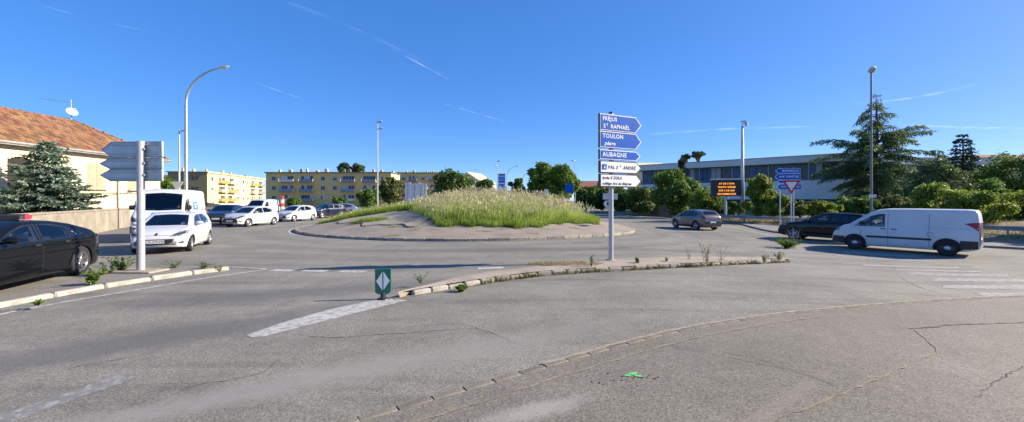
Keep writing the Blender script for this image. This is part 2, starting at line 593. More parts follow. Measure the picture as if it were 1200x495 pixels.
def grid_sheet(name, xs, ys, mtl, dz, zf=None):
    V = np.array([[x, y, (zf(x, y) if zf else gz(x)) + dz] for y in ys for x in xs])
    nx = len(xs)
    Fq = np.array([[j * nx + i, j * nx + i + 1, (j + 1) * nx + i + 1, (j + 1) * nx + i] for j in range(len(ys) - 1) for i in range(nx - 1)])
    return place(name, fast_mesh(name, V, Fq, mtl, smooth=True))

bend = list(np.linspace(2, 16, 29))
ground = grid_sheet("ground", [-6000, -300, -60, -20, 0] + bend + [20, 60, 300, 6000], [-300, -20, 0, 40, 100, 300, 9000], M_ground, -0.03)
tag(ground, "dry grassy ground reaching out to the horizon", "ground", kind="structure")
road = grid_sheet("road", [-60, -30, -15, -5, 0] + bend + [18, 22.5, 27, 60], [-30, 0, 10, 20, 30, 45, 60, 90, 140], M_road, 0.0)
tag(road, "worn grey asphalt of the roundabout and its approach roads", "road", kind="structure")

def kerb_mesh(name, l, w, h, b, mtl):
    mb = MB(); mb.cbox((0, 0, h / 2 - 0.1), (l, w, h + 0.2), b)
    return mb.mesh(name, mtl)

def kerb_run(pts, step, w, h, mtls, parent, gap=0.012, b=0.018, jit=0.006, pick=None, zf=None, drop=()):
    """row of kerb stones set along a line; the line is the stones' front foot"""
    rs = resample(pts, step)
    meshes = [kerb_mesh("kerb_stone", step - gap, w, h, b, m) for m in mtls]
    k = 0
    for i, (a, c) in enumerate(zip(rs, rs[1:])):
        if i in drop: continue
        t = (c - a).normalized(); n = Vector((-t.y, t.x))
        mid = (a + c) / 2 + n * (w / 2)
        z = (zf(mid.x, mid.y) if zf else gz(mid.x))
        me = meshes[pick(mid, i) if pick else 0]
        o = place("kerb_stone", me, parent, (mid.x, mid.y, z + random.uniform(-jit, jit)),
                  (random.uniform(-.012, .012), random.uniform(-.006, .006), math.atan2(t.y, t.x) + random.uniform(-.01, .01)),
                  (1, 1, 1))
        k += 1
    return k

def off(pts, d):
    out = []
    for i, p in enumerate(pts):
        t = (pts[min(i + 1, len(pts) - 1)] - pts[max(i - 1, 0)]).normalized()
        out.append(p + Vector((t.y, -t.x)) * d)
    return out
def jig(pts, a, step=0.12):
    return [p + Vector((random.uniform(-a, a), random.uniform(-a, a))) for p in resample(pts, step)]

# ---- near splitter island under the direction signs
front_px = [(462, 351), (500, 344), (560, 334), (600, 328), (640, 323), (700, 319), (740, 317), (800, 313.5), (860, 310.5), (925, 307.5)]
back_px = [(467, 343.5), (500, 334), (540, 324), (590, 316.5), (640, 311), (690, 306), (745, 303), (800, 301), (860, 301), (925, 303)]
fr = smooth_line([G(*p) for p in front_px], 6)
bk = smooth_line([G(*p, 0.10) for p in back_px], 6)
mb = MB()
fr_in = []
for i, p in enumerate(fr):
    q = bk[i]; fr_in.append(p + (q - p).normalized() * 0.1)
midl = [(a * 0.5 + b * 0.5) for a, b in zip(fr_in, bk)]
mb.strip(drape(fr_in, 0.105), drape(midl, 0.125)); mb.strip(drape(midl, 0.125), drape(bk, 0.10)); mb.strip(drape(bk, 0.10), drape([p + Vector((0.02, 0.06)) for p in bk], -0.02))
M_neartop = mat("concrete_island_top", (0.36, 0.31, 0.245), 0.92, col2=(0.24, 0.205, 0.16), scale=1.5, bump=0.5, bscale=30, detail=10)
near_island = mb.build("traffic_island", M_neartop)
fix_up(near_island.data)
tag(near_island, "low concrete splitter island carrying the blue direction signs", "traffic island", kind="structure")
kerb_run(fr, 0.42, 0.13, 0.10, [M_kerbwhite, M_concrete, M_concrete_dark], near_island, b=0.028, jit=0.02,
         pick=lambda p, i: 0 if p.x < -0.72 else (1 if (i * 7) % 3 else 2), drop=(0,))

ribbon("dirt_line", [p + Vector((0, -.02)) for p in jig(fr, .02, .1)], .12, mat("kerb_dirt", (0.21, 0.175, 0.12), .97, col2=(.15, .13, .09), scale=6), .006, near_island, jitter=.7)
# ---- left splitter island with the grey sign backs
lf_px = [(-120, 398), (-60, 378), (0, 361), (60, 349.5), (120, 338.5), (180, 329), (225, 322.5), (256, 318)]
lf = smooth_line([G(*p) for p in lf_px], 6)
lb = smooth_line([(-8.5, 3.9), (-8.95, 5.2), (-9.6, 7.2), (-9.95, 8.4), (-10.25, 9.6), (-10.4, 10.6), (-9.6, 11.2), (-8.15, 11.0)], 6)
mb = MB()
lf_in = [p + (q - p).normalized() * 0.12 for p, q in zip(lf, lb)]
mb.strip(drape(lf_in, 0.085), drape(lb, 0.075)); mb.strip(drape(lb, 0.075), drape([p + Vector((-.03, .05)) for p in lb], -0.02))
left_island = mb.build("traffic_island", M_islandtop)
fix_up(left_island.data)
tag(left_island, "asphalt splitter island edged with whitewashed kerb stones", "traffic island", kind="structure")
kerb_run(lf + [lf[-1] + Vector((.25, .28))], 0.85, 0.14, 0.10, [M_kerbwhite], left_island, b=0.03, jit=0.008)

# ---- the roundabout's central island
def isl_h(x, y):
    r = math.hypot(x - ISL.x, y - ISL.y)
    if r > 6.0: h = 0.12 + 0.17 * (12.0 - r)
    else: h = 1.14 + 0.42 * (1 - (r / 6.0) ** 2)
    return h + gz(x) * min(1, (r / 12.0)) ** 2

def tall_zone(x, y):
    r = math.hypot(x - ISL.x, y - ISL.y)
    wob = 0.35 * math.sin(3.1 * math.atan2(y - ISL.y, x - ISL.x) * 3) + 0.15 * math.sin(x * 5)
    if r > 9.75 + wob: return False
    bx = np.interp(y, [20.5, 22, 24, 26, 29, 31, 40], [-3.4, -4.2, -5.6, -6.3, -6.6, -9.5, -11])
    return x > bx + wob * 0.6

def low_zone(x, y):
    r = math.hypot(x - ISL.x, y - ISL.y)
    wob = 0.3 * math.sin(x * 2.3) + 0.2 * math.sin(y * 4)
    if r > 10.9 + wob: return False
    return (not tall_zone(x, y)) and y > 27.5 + wob + 0.12 * (x + 10)

rings = [12.0, 11.6, 11, 10.4, 9.8, 9.2, 8.6, 8, 7.2, 6.4, 5.4, 4.2, 2.8, 1.4, 0.3]
NS = 120
V, Fq, mi = [], [], []
for r in rings:
    for k in range(NS):
        a = 2 * PI * k / NS
        x, y = ISL.x + r * math.cos(a), ISL.y + r * math.sin(a)
        n = 0.012 * math.sin(x * 1.7 + y) * min(1, (12 - r)) + (0.012 * math.sin(x * 2.1) * math.cos(y * 2.9) if r < 9 else 0)
        V.append((x, y, isl_h(x, y) + n))
for i in range(len(rings) - 1):
    for k in range(NS):
        j = (k + 1) % NS
        Fq.append((i * NS + k, i * NS + j, (i + 1) * NS + j, (i + 1) * NS + k))
        c = sum((Vector(V[q]) for q in Fq[-1]), Vector()) / 4
        mi.append(1 if (tall_zone(c.x, c.y) or low_zone(c.x, c.y)) else 0)
me = bpy.data.meshes.new("roundabout_island"); me.from_pydata(V, [], Fq)
me.materials.append(M_apron); me.materials.append(M_soil); me.polygons.foreach_set("material_index", mi)
me.polygons.foreach_set("use_smooth", [True] * len(Fq)); me.update()
round_island = place("roundabout_island", me); fix_up(me)
tag(round_island, "domed central island of the roundabout with a sloping paved apron", "roundabout island", kind="structure")
circ = [ISL + Vector((math.cos(a), math.sin(a))) * ISL_R for a in np.linspace(0, 2 * PI, 181)]
kerb_run(circ, 1.0, 0.16, 0.14, [M_concrete, M_concrete_dark], round_island, b=0.03, jit=0.006, pick=lambda p, i: (i * 5) % 3 % 2)

# broken concrete slab lying on the left of the dome, its edge a little proud of the apron
M_slab = mat("slab_concrete", (0.34, 0.295, 0.235), 0.93, col2=(0.23, 0.195, 0.15), scale=1.1, bump=0.6, bscale=20, detail=10)
mb = MB(); NA = 40
def slab_pt(a, f, lift):
    edge_ = 9.55 + .28 * math.sin(a * 17) + .16 * math.sin(a * 41 + 1)
    r_ = 6.0 + (edge_ - 6.0) * f
    x, y = ISL.x + r_ * math.cos(a), ISL.y + r_ * math.sin(a)
    return Vector((x, y, isl_h(x, y) + lift + .008 * math.sin(x * 3.1) * math.cos(y * 2.3)))
angs = np.linspace(PI * 1.07, PI * 1.43, NA)
for f0, f1 in ((0, .33), (.33, .66), (.66, 1)):
    mb.strip([slab_pt(a, f0, .06) for a in angs], [slab_pt(a, f1, .06) for a in angs])
mb.strip([slab_pt(a, 1, .06) for a in angs], [slab_pt(a, 1.012, -.06) for a in angs])
slab = mb.build("concrete_slab", M_slab, round_island); fix_up(slab.data)

# ---- asphalt footway in the foreground behind a flush row of stones
flush_px = [(250, 556), (330, 521), (380, 503), (421, 489), (465, 477), (502, 466), (538, 456), (600, 438.5), (660, 421.5), (720, 405), (780, 390),
            (850, 377), (920, 367.5), (1000, 359.5), (1100, 352), (1200, 347), (1300, 343.5), (1420, 340)]
fl = smooth_line([G(*p) for p in flush_px], 5)
mb = MB(); mb.strip(drape(fl, 0.006), drape([Vector((p.x * 1.05 + (1.0 if p.y > 4 else 0), -3.0)) for p in fl], 0.006))
pave = mb.build("pavement", M_pave); fix_up(pave.data)
tag(pave, "patched brownish asphalt footway beside the road", "pavement", kind="structure")
flush_me = None
rs = resample(fl, 0.34)
meA = MB().cbox((0, 0, 0), (0.335, 0.095, 0.06), 0.008).mesh("kerb_stone", M_flush)
meB = MB().cbox((0, 0, 0), (0.335, 0.095, 0.06), 0.008).mesh("kerb_stone", mat("kerb_flush_b", (0.15, 0.135, 0.11), 0.92, var=0.28, scale=9, bump=0.5, bscale=80))
for i, (a, c) in enumerate(zip(rs, rs[1:])):
    t = (c - a).normalized(); n = Vector((-t.y, t.x)); mid = (a + c) / 2 - n * 0.045
    place("kerb_stone", meA if (i * 11) % 4 else meB, pave, (mid.x, mid.y, gz(mid.x) - 0.012 + random.uniform(-.003, .003)),
          (0, 0, math.atan2(t.y, t.x) + random.uniform(-.02, .02)))
ribbon("seam", jig(off(fl, 0.36)[6:62], 0.015), 0.028, M_seam, 0.011, pave, jitter=0.7)
ribbon("seam", jig(fl[38:], 0.01), 0.05, mat("seam_light", (.27, .24, .18), .95, var=.25, scale=12), 0.021, pave, jitter=0.5)
ribbon("seam", jig([G(880, 505), G(960, 474), G(1040, 440), G(1100, 412), G(1085, 398), G(1070, 386)], 0.012), 0.02, M_seam, 0.011, pave, jitter=0.8)
ribbon("seam", jig([G(1065, 386), G(1130, 381), G(1230, 378)], 0.02), 0.025, M_crack, 0.011, pave, jitter=0.8)
def crack(px, w=0.012, parent=None, dz=0.005, a=0.016):
    w *= .65
    o = ribbon("crack", jig(smooth_line([G(*p) for p in px], 4), a, 0.07), w, M_crack, dz, parent or road, jitter=0.8, taper=True)
    return o
crack([(330, 390), (385, 396), (440, 393), (500, 389), (560, 386), (610, 406)], 0.014)
crack([(470, 384), (540, 380), (575, 393)], 0.01)
crack([(1052, 324), (1075, 336), (1105, 345), (1140, 350)], 0.02)
crack([(855, 352), (905, 343), (960, 354), (975, 358)], 0.012)
crack([(190, 470), (230, 452), (300, 440), (330, 420)], 0.01)
crack([(40, 440), (120, 425), (200, 410)], 0.008)
crack([(840, 412), (900, 425), (985, 455)], 0.01, pave, 0.011)
crack([(760, 400), (880, 425), (960, 440)], 0.008, pave, 0.011)
crack([(1140, 470), (1180, 440), (1215, 425)], 0.01, pave, 0.011)
crack([(560, 300), (640, 296), (720, 291), (800, 286), (850, 282)], 0.05)
# broken tarmac beside the green paint mark, the mark itself
M_green = paint_mat("green_spray", (0.12, 0.62, 0.2), wear=0.5, scale=40)
gp = G(742, 441)
for dx, dy, a, l in ((-0.03, 0.0, 0.2, 0.14), (0.02, 0.045, 0.5, 0.12), (0.05, -0.02, -0.3, 0.08)):
    c = Vector((gp.x + dx, gp.y + dy)); u = Vector((math.cos(a), math.sin(a)))
    ribbon("paint_mark", [c - u * l / 2, c - u * l / 5, c + u * l / 5, c + u * l / 2], 0.035, M_green, 0.013, pave, jitter=0.5, taper=True)
mcr = MB()
for _ in range(26):
    p = G(random.gauss(738, 26), random.gauss(446, 3.5)); s = random.uniform(0.004, 0.013)
    mcr.lathe([(0.001, 0), (s, 0.0), (s * .8, s * .5), (0.001, s * .7)], 5, Matrix.Translation((p.x, p.y, gz(p.x) + 0.008)))
o = mcr.build("broken_tarmac", M_crack, pave); tag(o, kind="stuff")

# ---- painted markings
def px_poly(name, px, mtl, dz=0.005):
    return flat_poly(name, [G(*p) for p in px], mtl, dz, road)
def px_line(name, px, w, mtl, dz=0.005, sm=True):
    pts = [G(*p) for p in px]
    return ribbon(name, smooth_line(pts, 6) if sm else resample(pts, 0.5), w, mtl, dz, road)
px_line("edge_line", [(-90, 394), (0, 369), (80, 353.5), (160, 340), (230, 328), (280, 320.5), (312, 316)], 0.12, M_white)
px_line("edge_line", [(312, 316), (290, 314.3), (262, 313)], 0.10, M_white, 0.009)
for a, b in (((318, 317), (345, 317.6)), ((354, 317.4), (384, 318)), ((398, 318.2), (428, 319)), ((560, 315), (590, 314))):
    px_line("give_way_dash", [a, ((a[0] + b[0]) / 2, (a[1] + b[1]) / 2), b], 0.32, M_white, 0.006)
px_poly("wedge_marking", [(288, 393.5), (296, 396), (309, 395), (398, 372), (452, 358.5), (478, 352.5), (461, 350.5), (446, 350.5), (386, 363), (330, 379)], M_white)
px_poly("lane_dash", [(-40, 497), (-40, 512), (10, 497), (70, 475), (158, 445), (156, 439.5), (140, 440), (60, 467), (0, 486)], M_whiteworn)
ribbon("edge_line", [ISL + Vector((math.cos(a), math.sin(a))) * (ISL_R + 0.28) for a in np.linspace(PI * 0.9, PI * 1.42, 60)], 0.13, M_white, 0.006, road)
ribbon("edge_line", [ISL + Vector((math.cos(a), math.sin(a))) * (ISL_R + 0.22) for a in np.linspace(PI * 1.45, PI * 1.9, 60)], 0.10, M_whiteworn, 0.006, road)
# zebra crossing, right
for q in ([(1070, 319.5), (1180, 322.0), (1186, 325), (1062, 322.3)],
          [(1050, 315.5), (1150, 317.6), (1150, 319.4), (1050, 317.2)],
          [(1100, 326), (1215, 327), (1215, 331), (1090, 329.6)],
          [(1105, 334), (1230, 334.0), (1230, 339), (1104, 338.5)],
          [(1140, 343.5), (1230, 343), (1230, 348.5), (1160, 350)]):
    px_poly("zebra_stripe", q, M_zebra)
px_poly("zebra_stripe", [(1010, 310.3), (1125, 313.6), (1125, 315.2), (1010, 311.8)], M_zebra)
px_line("edge_line", [(862, 303), (930, 305.5), (1010, 310), (1080, 313.5), (1150, 316)], 0.22, M_whiteworn)
px_line("edge_line", [(905, 299.5), (980, 303), (1060, 307.5), (1140, 312)], 0.2, M_whiteworn)
px_line("edge_line", [(838, 263), (870, 269), (905, 277), (935, 287)], 0.16, M_white)
px_poly("hatch_marking", [(880, 291), (950, 293.5), (975, 296.5), (900, 296)], M_whiteworn)
px_poly("hatch_marking", [(985, 294), (1075, 300), (1080, 302.5), (990, 297.5)], M_zebra)
px_poly("hatch_marking", [(975, 298.5), (1090, 305.5), (1095, 308), (985, 301.8)], M_whiteworn)

# ---- right-hand verge and footway behind the guard rail
kerbR = smooth_line([(19.5, 92), (18.2, 68), G(782, 253.5), G(850, 260), G(908, 272.5), (20.6, 24.0), (25.5, 17.5), (30, 12.0)], 6)
mb = MB(); mb.strip(drape(kerbR, 0.10), drape([p + Vector((2.6, 1.0)) for p in kerbR], 0.11)); mb.strip(drape(kerbR, 0.10), drape([p + Vector((-.02, -.01)) for p in kerbR], -0.02))
foot = mb.build("footway", asphalt_mat("asphalt_footway", (0.15, 0.145, 0.14), (0.25, 0.24, 0.23))); fix_up(foot.data)
tag(foot, "narrow raised footway in front of the guard rail", "footway", kind="structure")
kerb_run([p for p in kerbR if p.y < 60][::-1], 1.0, 0.15, 0.105, [M_concrete_dark], foot, b=0.02, jit=0.004)
verge_in = [p + Vector((2.55, 0.98)) for p in kerbR]
mb = MB()
prev = drape(verge_in, 0.10)
for k, dd in enumerate((1.2, 3.5, 8, 16, 40)):
    cur = [Vector((p.x + dd * 0.93, p.y + dd * 0.36, gz(p.x) + 0.10 + 0.05 * dd + (0.06 * math.sin(p.y * 1.3 + dd)))) for p in verge_in]
    mb.strip(prev, cur); prev = cur
verge = mb.build("verge", mat("verge_soil", (0.20, 0.155, 0.075), 0.95, col2=(0.11, 0.11, 0.04), scale=0.9, detail=8), smooth=True); fix_up(verge.data)
tag(verge, "dry grassy bank rising behind the guard rail", "verge", kind="structure")
def verge_z(x, y):
    best = min(verge_in, key=lambda p: (p.x - x) ** 2 + (p.y - y) ** 2)
    d = max(0, (x - best.x) * 0.93 + (y - best.y) * 0.36)
    return -0.4 + 0.10 + 0.05 * d

# ================================================================== BUILDINGS
M_pane = mat("window_pane", (0.03, 0.04, 0.05), 0.12, spec=0.4, var=0.4, scale=0.4)
M_pane_blue = mat("window_pane_blue", (0.03, 0.10, 0.22), 0.2, spec=0.35, var=0.5, scale=0.25)
M_frame = mat("window_frame", (0.62, 0.6, 0.56), 0.5)
M_shutter_w = mat("roller_shutter", (0.6, 0.57, 0.5), 0.6, var=0.08)
M_cream = mat("render_cream", (0.70, 0.58, 0.38), 0.92, var=0.07, scale=0.7, bump=0.15, bscale=30, detail=8)
M_tile = mat("roof_tile", (0.235, 0.11, 0.052), 0.9, island=0.45, col2=(0.215, 0.12, 0.07), scale=1.1)
M_gutter = mat("gutter_zinc", (0.34, 0.33, 0.31), 0.55, metal=0.3, var=0.2)
M_wood = mat("shutter_wood", (0.42, 0.35, 0.24), 0.8, var=0.15, scale=3)
M_dark = mat("dark_void", (0.02, 0.018, 0.015), 0.8)
M_wallgrey = mat("garden_wall_render", (0.30, 0.265, 0.21), 0.95, var=0.3, scale=1.2, bump=0.5, bscale=14, detail=9)
M_metalgrey = mat("galvanised_steel", (0.46, 0.47, 0.48), 0.42, metal=0.7, var=0.12, scale=6)
M_paintgrey = mat("grey_painted_steel", (0.50, 0.51, 0.52), 0.45, metal=0.2, var=0.1, scale=4)

M_signgrey = mat("sign_back_grey", (0.52, 0.56, 0.57), 0.5, metal=0.15, var=0.12, scale=2)
# ---- tiled house on the left
HX, HY0, HY1, HE = -30.9, 14.0, 35.0, 5.5
house = thing("house", "cream rendered house with a terracotta tiled roof behind the garden wall", "house", (HX, HY0, 0))
L_h, W_h = HY1 - HY0, 9.0
mb = MB()
# front wall pierced for the openings (local y runs along the wall, x = 0 is the front face, house behind at -x)
wins = [(24.4 - HY0, 25.8 - HY0, 2.65, 4.7, 'arch'), (29.0 - HY0, 30.25 - HY0, 2.8, 4.7, 'shut'), (32.1 - HY0, 33.5 - HY0, 2.8, 4.7, 'shut'), (18.2 - HY0, 19.6 - HY0, 2.7, 4.7, 'shut')]
wins.sort()
y = 0.0
for (a, b_, z0, z1, k) in wins:
    mb.box((-0.15, (y + a) / 2, HE / 2), (0.3, a - y, HE))
    mb.box((-0.15, (a + b_) / 2, z0 / 2), (0.3, b_ - a, z0)); mb.box((-0.15, (a + b_) / 2, (z1 + HE) / 2), (0.3, b_ - a, HE - z1))
    y = b_
mb.box((-0.15, (y + L_h) / 2, HE / 2), (0.3, L_h - y, HE))
mb.box((-W_h / 2 - .15, L_h - 0.15, HE / 2), (W_h - .3, 0.3, HE)); mb.box((-W_h / 2 - .15, 0.15, HE / 2), (W_h - .3, 0.3, HE)); mb.box((-W_h + .15, L_h / 2, HE / 2), (0.3, L_h - .6, HE))
mb.build("wall", M_cream, house)
for (a, b_, z0, z1, k) in wins:
    w = MB(); w.box((-0.2, (a + b_) / 2, (z0 + z1) / 2), (0.04, b_ - a, z1 - z0)); wo = w.build("window", M_dark if k == 'arch' else M_pane, house)
    s = MB(); s.box((0.05, (a + b_) / 2, z0 - 0.04), (0.22, b_ - a + 0.16, 0.08)); s.build("sill", M_concrete, wo)
    if k == 'arch':
        s = MB()
        n = 8; c = (a + b_) / 2; hw = (b_ - a) / 2
        for i in range(n):
            t0, t1 = -1 + 2 * i / n, -1 + 2 * (i + 1) / n
            zz = z1 - 0.22 * ((t0 + t1) / 2) ** 2
            s.box((-0.16, c + hw * (t0 + t1) / 2, (zz + z1) / 2 + 0.01), (0.3, hw * 2 / n, z1 - zz + 0.02))
        s.build("arch", M_cream, wo)
    else:
        for q in (0, 1):
            y0 = a + (b_ - a) / 2 * q
            s = MB(); hw = (b_ - a) / 2 - 0.02
            s.box((0.0, y0 + hw / 2 + .01, (z0 + z1) / 2), (0.05, hw, z1 - z0 - 0.02))
            for j in range(12):
                zz = z0 + 0.15 + j * (z1 - z0 - 0.3) / 11
                s.box((0.03, y0 + hw / 2 + .01, zz), (0.025, hw - 0.14, 0.07))
            s.build("shutter", M_wood, wo)
# roof: base deck with a hipped far end, tiles laid over it
RZ, RY = 8.3, 32.3 - HY0
ov = 0.45
e0 = HE - 0.0
P_f0, P_f1 = Vector((ov, -2, e0)), Vector((ov, L_h + ov, e0))
P_b0, P_b1 = Vector((-W_h - ov, -2, e0)), Vector((-W_h - ov, L_h + ov, e0))
R0, R1 = Vector((-W_h / 2, -2, RZ)), Vector((-W_h / 2, RY, RZ))
deck = MB()
deck.add([P_f0, P_f1, R1, R0], [(0, 1, 2, 3)]); deck.add([P_b0, R0, R1, P_b1], [(0, 1, 2, 3)]); deck.add([P_f1, P_b1, R1], [(0, 1, 2)])
deck.add([P_f0, P_f1, P_b1, P_b0], [(0, 3, 2, 1)]); deck.add([P_f0, P_b0, R0], [(0, 1, 2)])
roof = deck.build("roof", mat("roof_deck", (0.24, 0.11, 0.06), 0.9, var=0.3), house)
def tile_slope(A, B, C, D, tw=0.235, tl=0.40):
    """barrel tiles over the slope A-B (eave) to D-C (ridge)"""
    ln = (B - A).length; cols = int(ln / tw)
    nrm = (B - A).cross(D - A).normalized()
    if nrm.z < 0: nrm = -nrm
    t = (B - A).normalized(); upd = nrm.cross(t)
    if upd.z < 0: upd = -upd
    Vs, Fs = [], []
    hl = (D - A).dot(upd); rows = int(hl / tl)
    lo_s, hi_s = (D - A).dot(t), (C - A).dot(t)
    for r in range(rows + 1):
        s0 = r * tl - 0.05; s1 = s0 + tl + 0.07
        fr_ = max(0, min(1, (s0 + tl / 2) / hl))
        left = lo_s * fr_; right = ln + (hi_s - ln) * fr_
        for c in range(cols + 1):
            cx = c * tw
            if cx < left - .1 or cx > right + .05: continue
            j = random.uniform(-.012, .012); k0 = len(Vs)
            hw = tw * 0.46
            for (s, lift) in ((s0, 0.045), (s1, 0.012)):
                for q in range(5):
                    an = PI * q / 4
                    off_ = math.cos(an) * hw * (1 if s == s0 else 0.85); hh = math.sin(an) * 0.075 + lift + j
                    Vs.append(A + t * (cx + off_) + upd * s + nrm * hh)
            Fs += [(k0 + q, k0 + q + 1, k0 + q + 6, k0 + q + 5) for q in range(4)]
            Fs += [(k0, k0 + 4, k0 + 3, k0 + 1), (k0 + 1, k0 + 3, k0 + 2, k0 + 2)][:1]
    return Vs, Fs
Vs, Fs = tile_slope(P_f0, P_f1, R1, R0)
v2, f2 = tile_slope(P_f1, P_b1, R1, R1)
k = len(Vs); Vs += v2; Fs += [tuple(i + k for i in f) for f in f2]
o = place("roof_tiles", fast_mesh("roof_tiles", np.array([tuple(v) for v in Vs]), np.array(Fs), M_tile), house); tag(o, kind="stuff")
rt = MB()
for a, b_ in ((R0, R1), (R1, P_f1), (R1, P_b1)):
    n = int((b_ - a).length / 0.4)
    for i in range(n):
        p, q = a.lerp(b_, i / n), a.lerp(b_, (i + 1.12) / n)
        rt.tube([p + Vector((0, 0, .03)), q + Vector((0, 0, .03))], [0.13, 0.105], 8)
o = rt.build("ridge_tiles", M_tile, roof); tag(o, kind="stuff")
g = MB(); g.tube([(ov + 0.06, -2, e0 - 0.02), (ov + 0.06, L_h + ov, e0 - 0.02)], 0.085, 8); g.box((ov - .1, L_h / 2 - 1, e0 - .10), (0.3, L_h + 2.8, 0.12)); g.build("gutter", M_gutter, house)
g = MB(); g.tube([(0.08, 31.2 - HY0, 0.2), (0.08, 31.2 - HY0, HE - .35), (ov, 31.2 - HY0, HE - .12)], 0.06, 8); g.build("downpipe", M_gutter, house)
g = MB(); g.tube([(0.03, 21.5 - HY0, 2.45), (0.03, 34.8 - HY0, 2.55)], 0.018, 5); g.tube([(0.04, 23 - HY0, 1.2), (0.04, 28 - HY0, 2.0), (0.04, 34.8 - HY0, 3.0)], 0.02, 5); g.build("cable", M_dark, house)
# aerial and dish on the roof end
ar = thing("television_aerial", "thin metal television aerial on a mast above the tiled roof", "aerial", (HX - W_h / 2, HY0 + RY - 0.3, RZ))
a = MB(); a.tube([(0, 0, -.1), (0, 0, 1.75)], 0.028, 6); a.build("mast", M_metalgrey, ar)
a = MB(); a.tube([(0.1, 0.25, 1.55), (-1.5, -0.9, 1.62)], 0.02, 5)
for i in range(8):
    p = Vector((0.05, 0.2, 1.55)).lerp(Vector((-1.45, -.85, 1.62)), i / 7); l = 0.32 - 0.015 * i
    a.tube([p + Vector((l * .58, -l * .8, 0)), p + Vector((-l * .58, l * .8, 0))], 0.012, 4)
a.build("boom", M_metalgrey, ar)
ds = thing("satellite_dish", "round pale satellite dish fixed to the aerial mast on the roof", "satellite dish", (HX - W_h / 2, HY0 + RY - 0.35, RZ + 0.72))
Md = Matrix.Rotation(math.radians(62), 4, Vector((0.35, 1, 0)).normalized())
d_ = MB(); d_.lathe([(0.001, 0.0), (0.16, 0.016), (0.28, 0.055), (0.36, 0.10), (0.365, 0.088), (0.28, 0.04), (0.16, 0.0), (0.001, -0.016)], 24, Matrix.Translation((0.14, -.05, 0)) @ Md)
d_.build("reflector", mat("dish_white", (0.46, 0.45, 0.43), 0.5), ds, smooth=True)
d_ = MB(); d_.tube([(0.16, -.06, -.4), Vector((0.14, -.05, 0)) + (Md @ Vector((0, 0, .5)))], 0.018, 5); d_.tube([Vector((0.14, -.05, 0)) + (Md @ Vector((0, 0, .45))), Vector((0.14, -.05, 0)) + (Md @ Vector((0, 0, .56)))], 0.05, 8); d_.tube([(0, 0, -.1), (0.15, -.06, 0)], 0.03, 6); d_.build("feed_arm", M_metalgrey, ds)

# garden wall
gw = thing("garden_wall", "weathered beige garden wall in front of the tiled house", "wall", (0, 0, 0))
wl_pts = [Vector((-17.4, 12.4)), Vector((-29.0, 30.3))]
t = (wl_pts[1] - wl_pts[0]).normalized(); ln = (wl_pts[1] - wl_pts[0]).length
gw.location = (wl_pts[0].x, wl_pts[0].y, 0); gw.rotation_euler = (0, 0, math.atan2(t.y, t.x))
mb = MB()
n = 40
for i in range(n):
    pass
mb.box((ln / 2, 0.1, 0.62), (ln, 0.2, 1.4)); mb.build("wall_body", M_wallgrey, gw)
for i in range(int(ln / 1.0)):
    c = MB(); c.cbox((0.5 + i, 0.1, 1.36), (0.985, 0.27, 0.08), 0.02)
    c.build("coping_stone", M_concrete, gw)

# ---- yellow apartment blocks
M_ochre = mat("render_ochre", (0.68, 0.485, 0.20), 0.92, var=0.06, scale=0.25, detail=6)
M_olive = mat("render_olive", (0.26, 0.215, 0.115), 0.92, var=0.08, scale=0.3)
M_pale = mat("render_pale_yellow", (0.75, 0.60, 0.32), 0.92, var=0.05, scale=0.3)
M_orange = mat("balcony_orange", (0.62, 0.30, 0.05), 0.7, var=0.1)
M_balc = mat("balcony_white", (0.60, 0.58, 0.54), 0.7, var=0.1)
M_balcblue = mat("balcony_bluegrey", (0.20, 0.25, 0.33), 0.5, var=0.2)
M_roofgrey = mat("roof_felt", (0.13, 0.125, 0.12), 0.9)
M_shut = mat("shutter_grey", (0.36, 0.37, 0.38), 0.7, var=0.1)

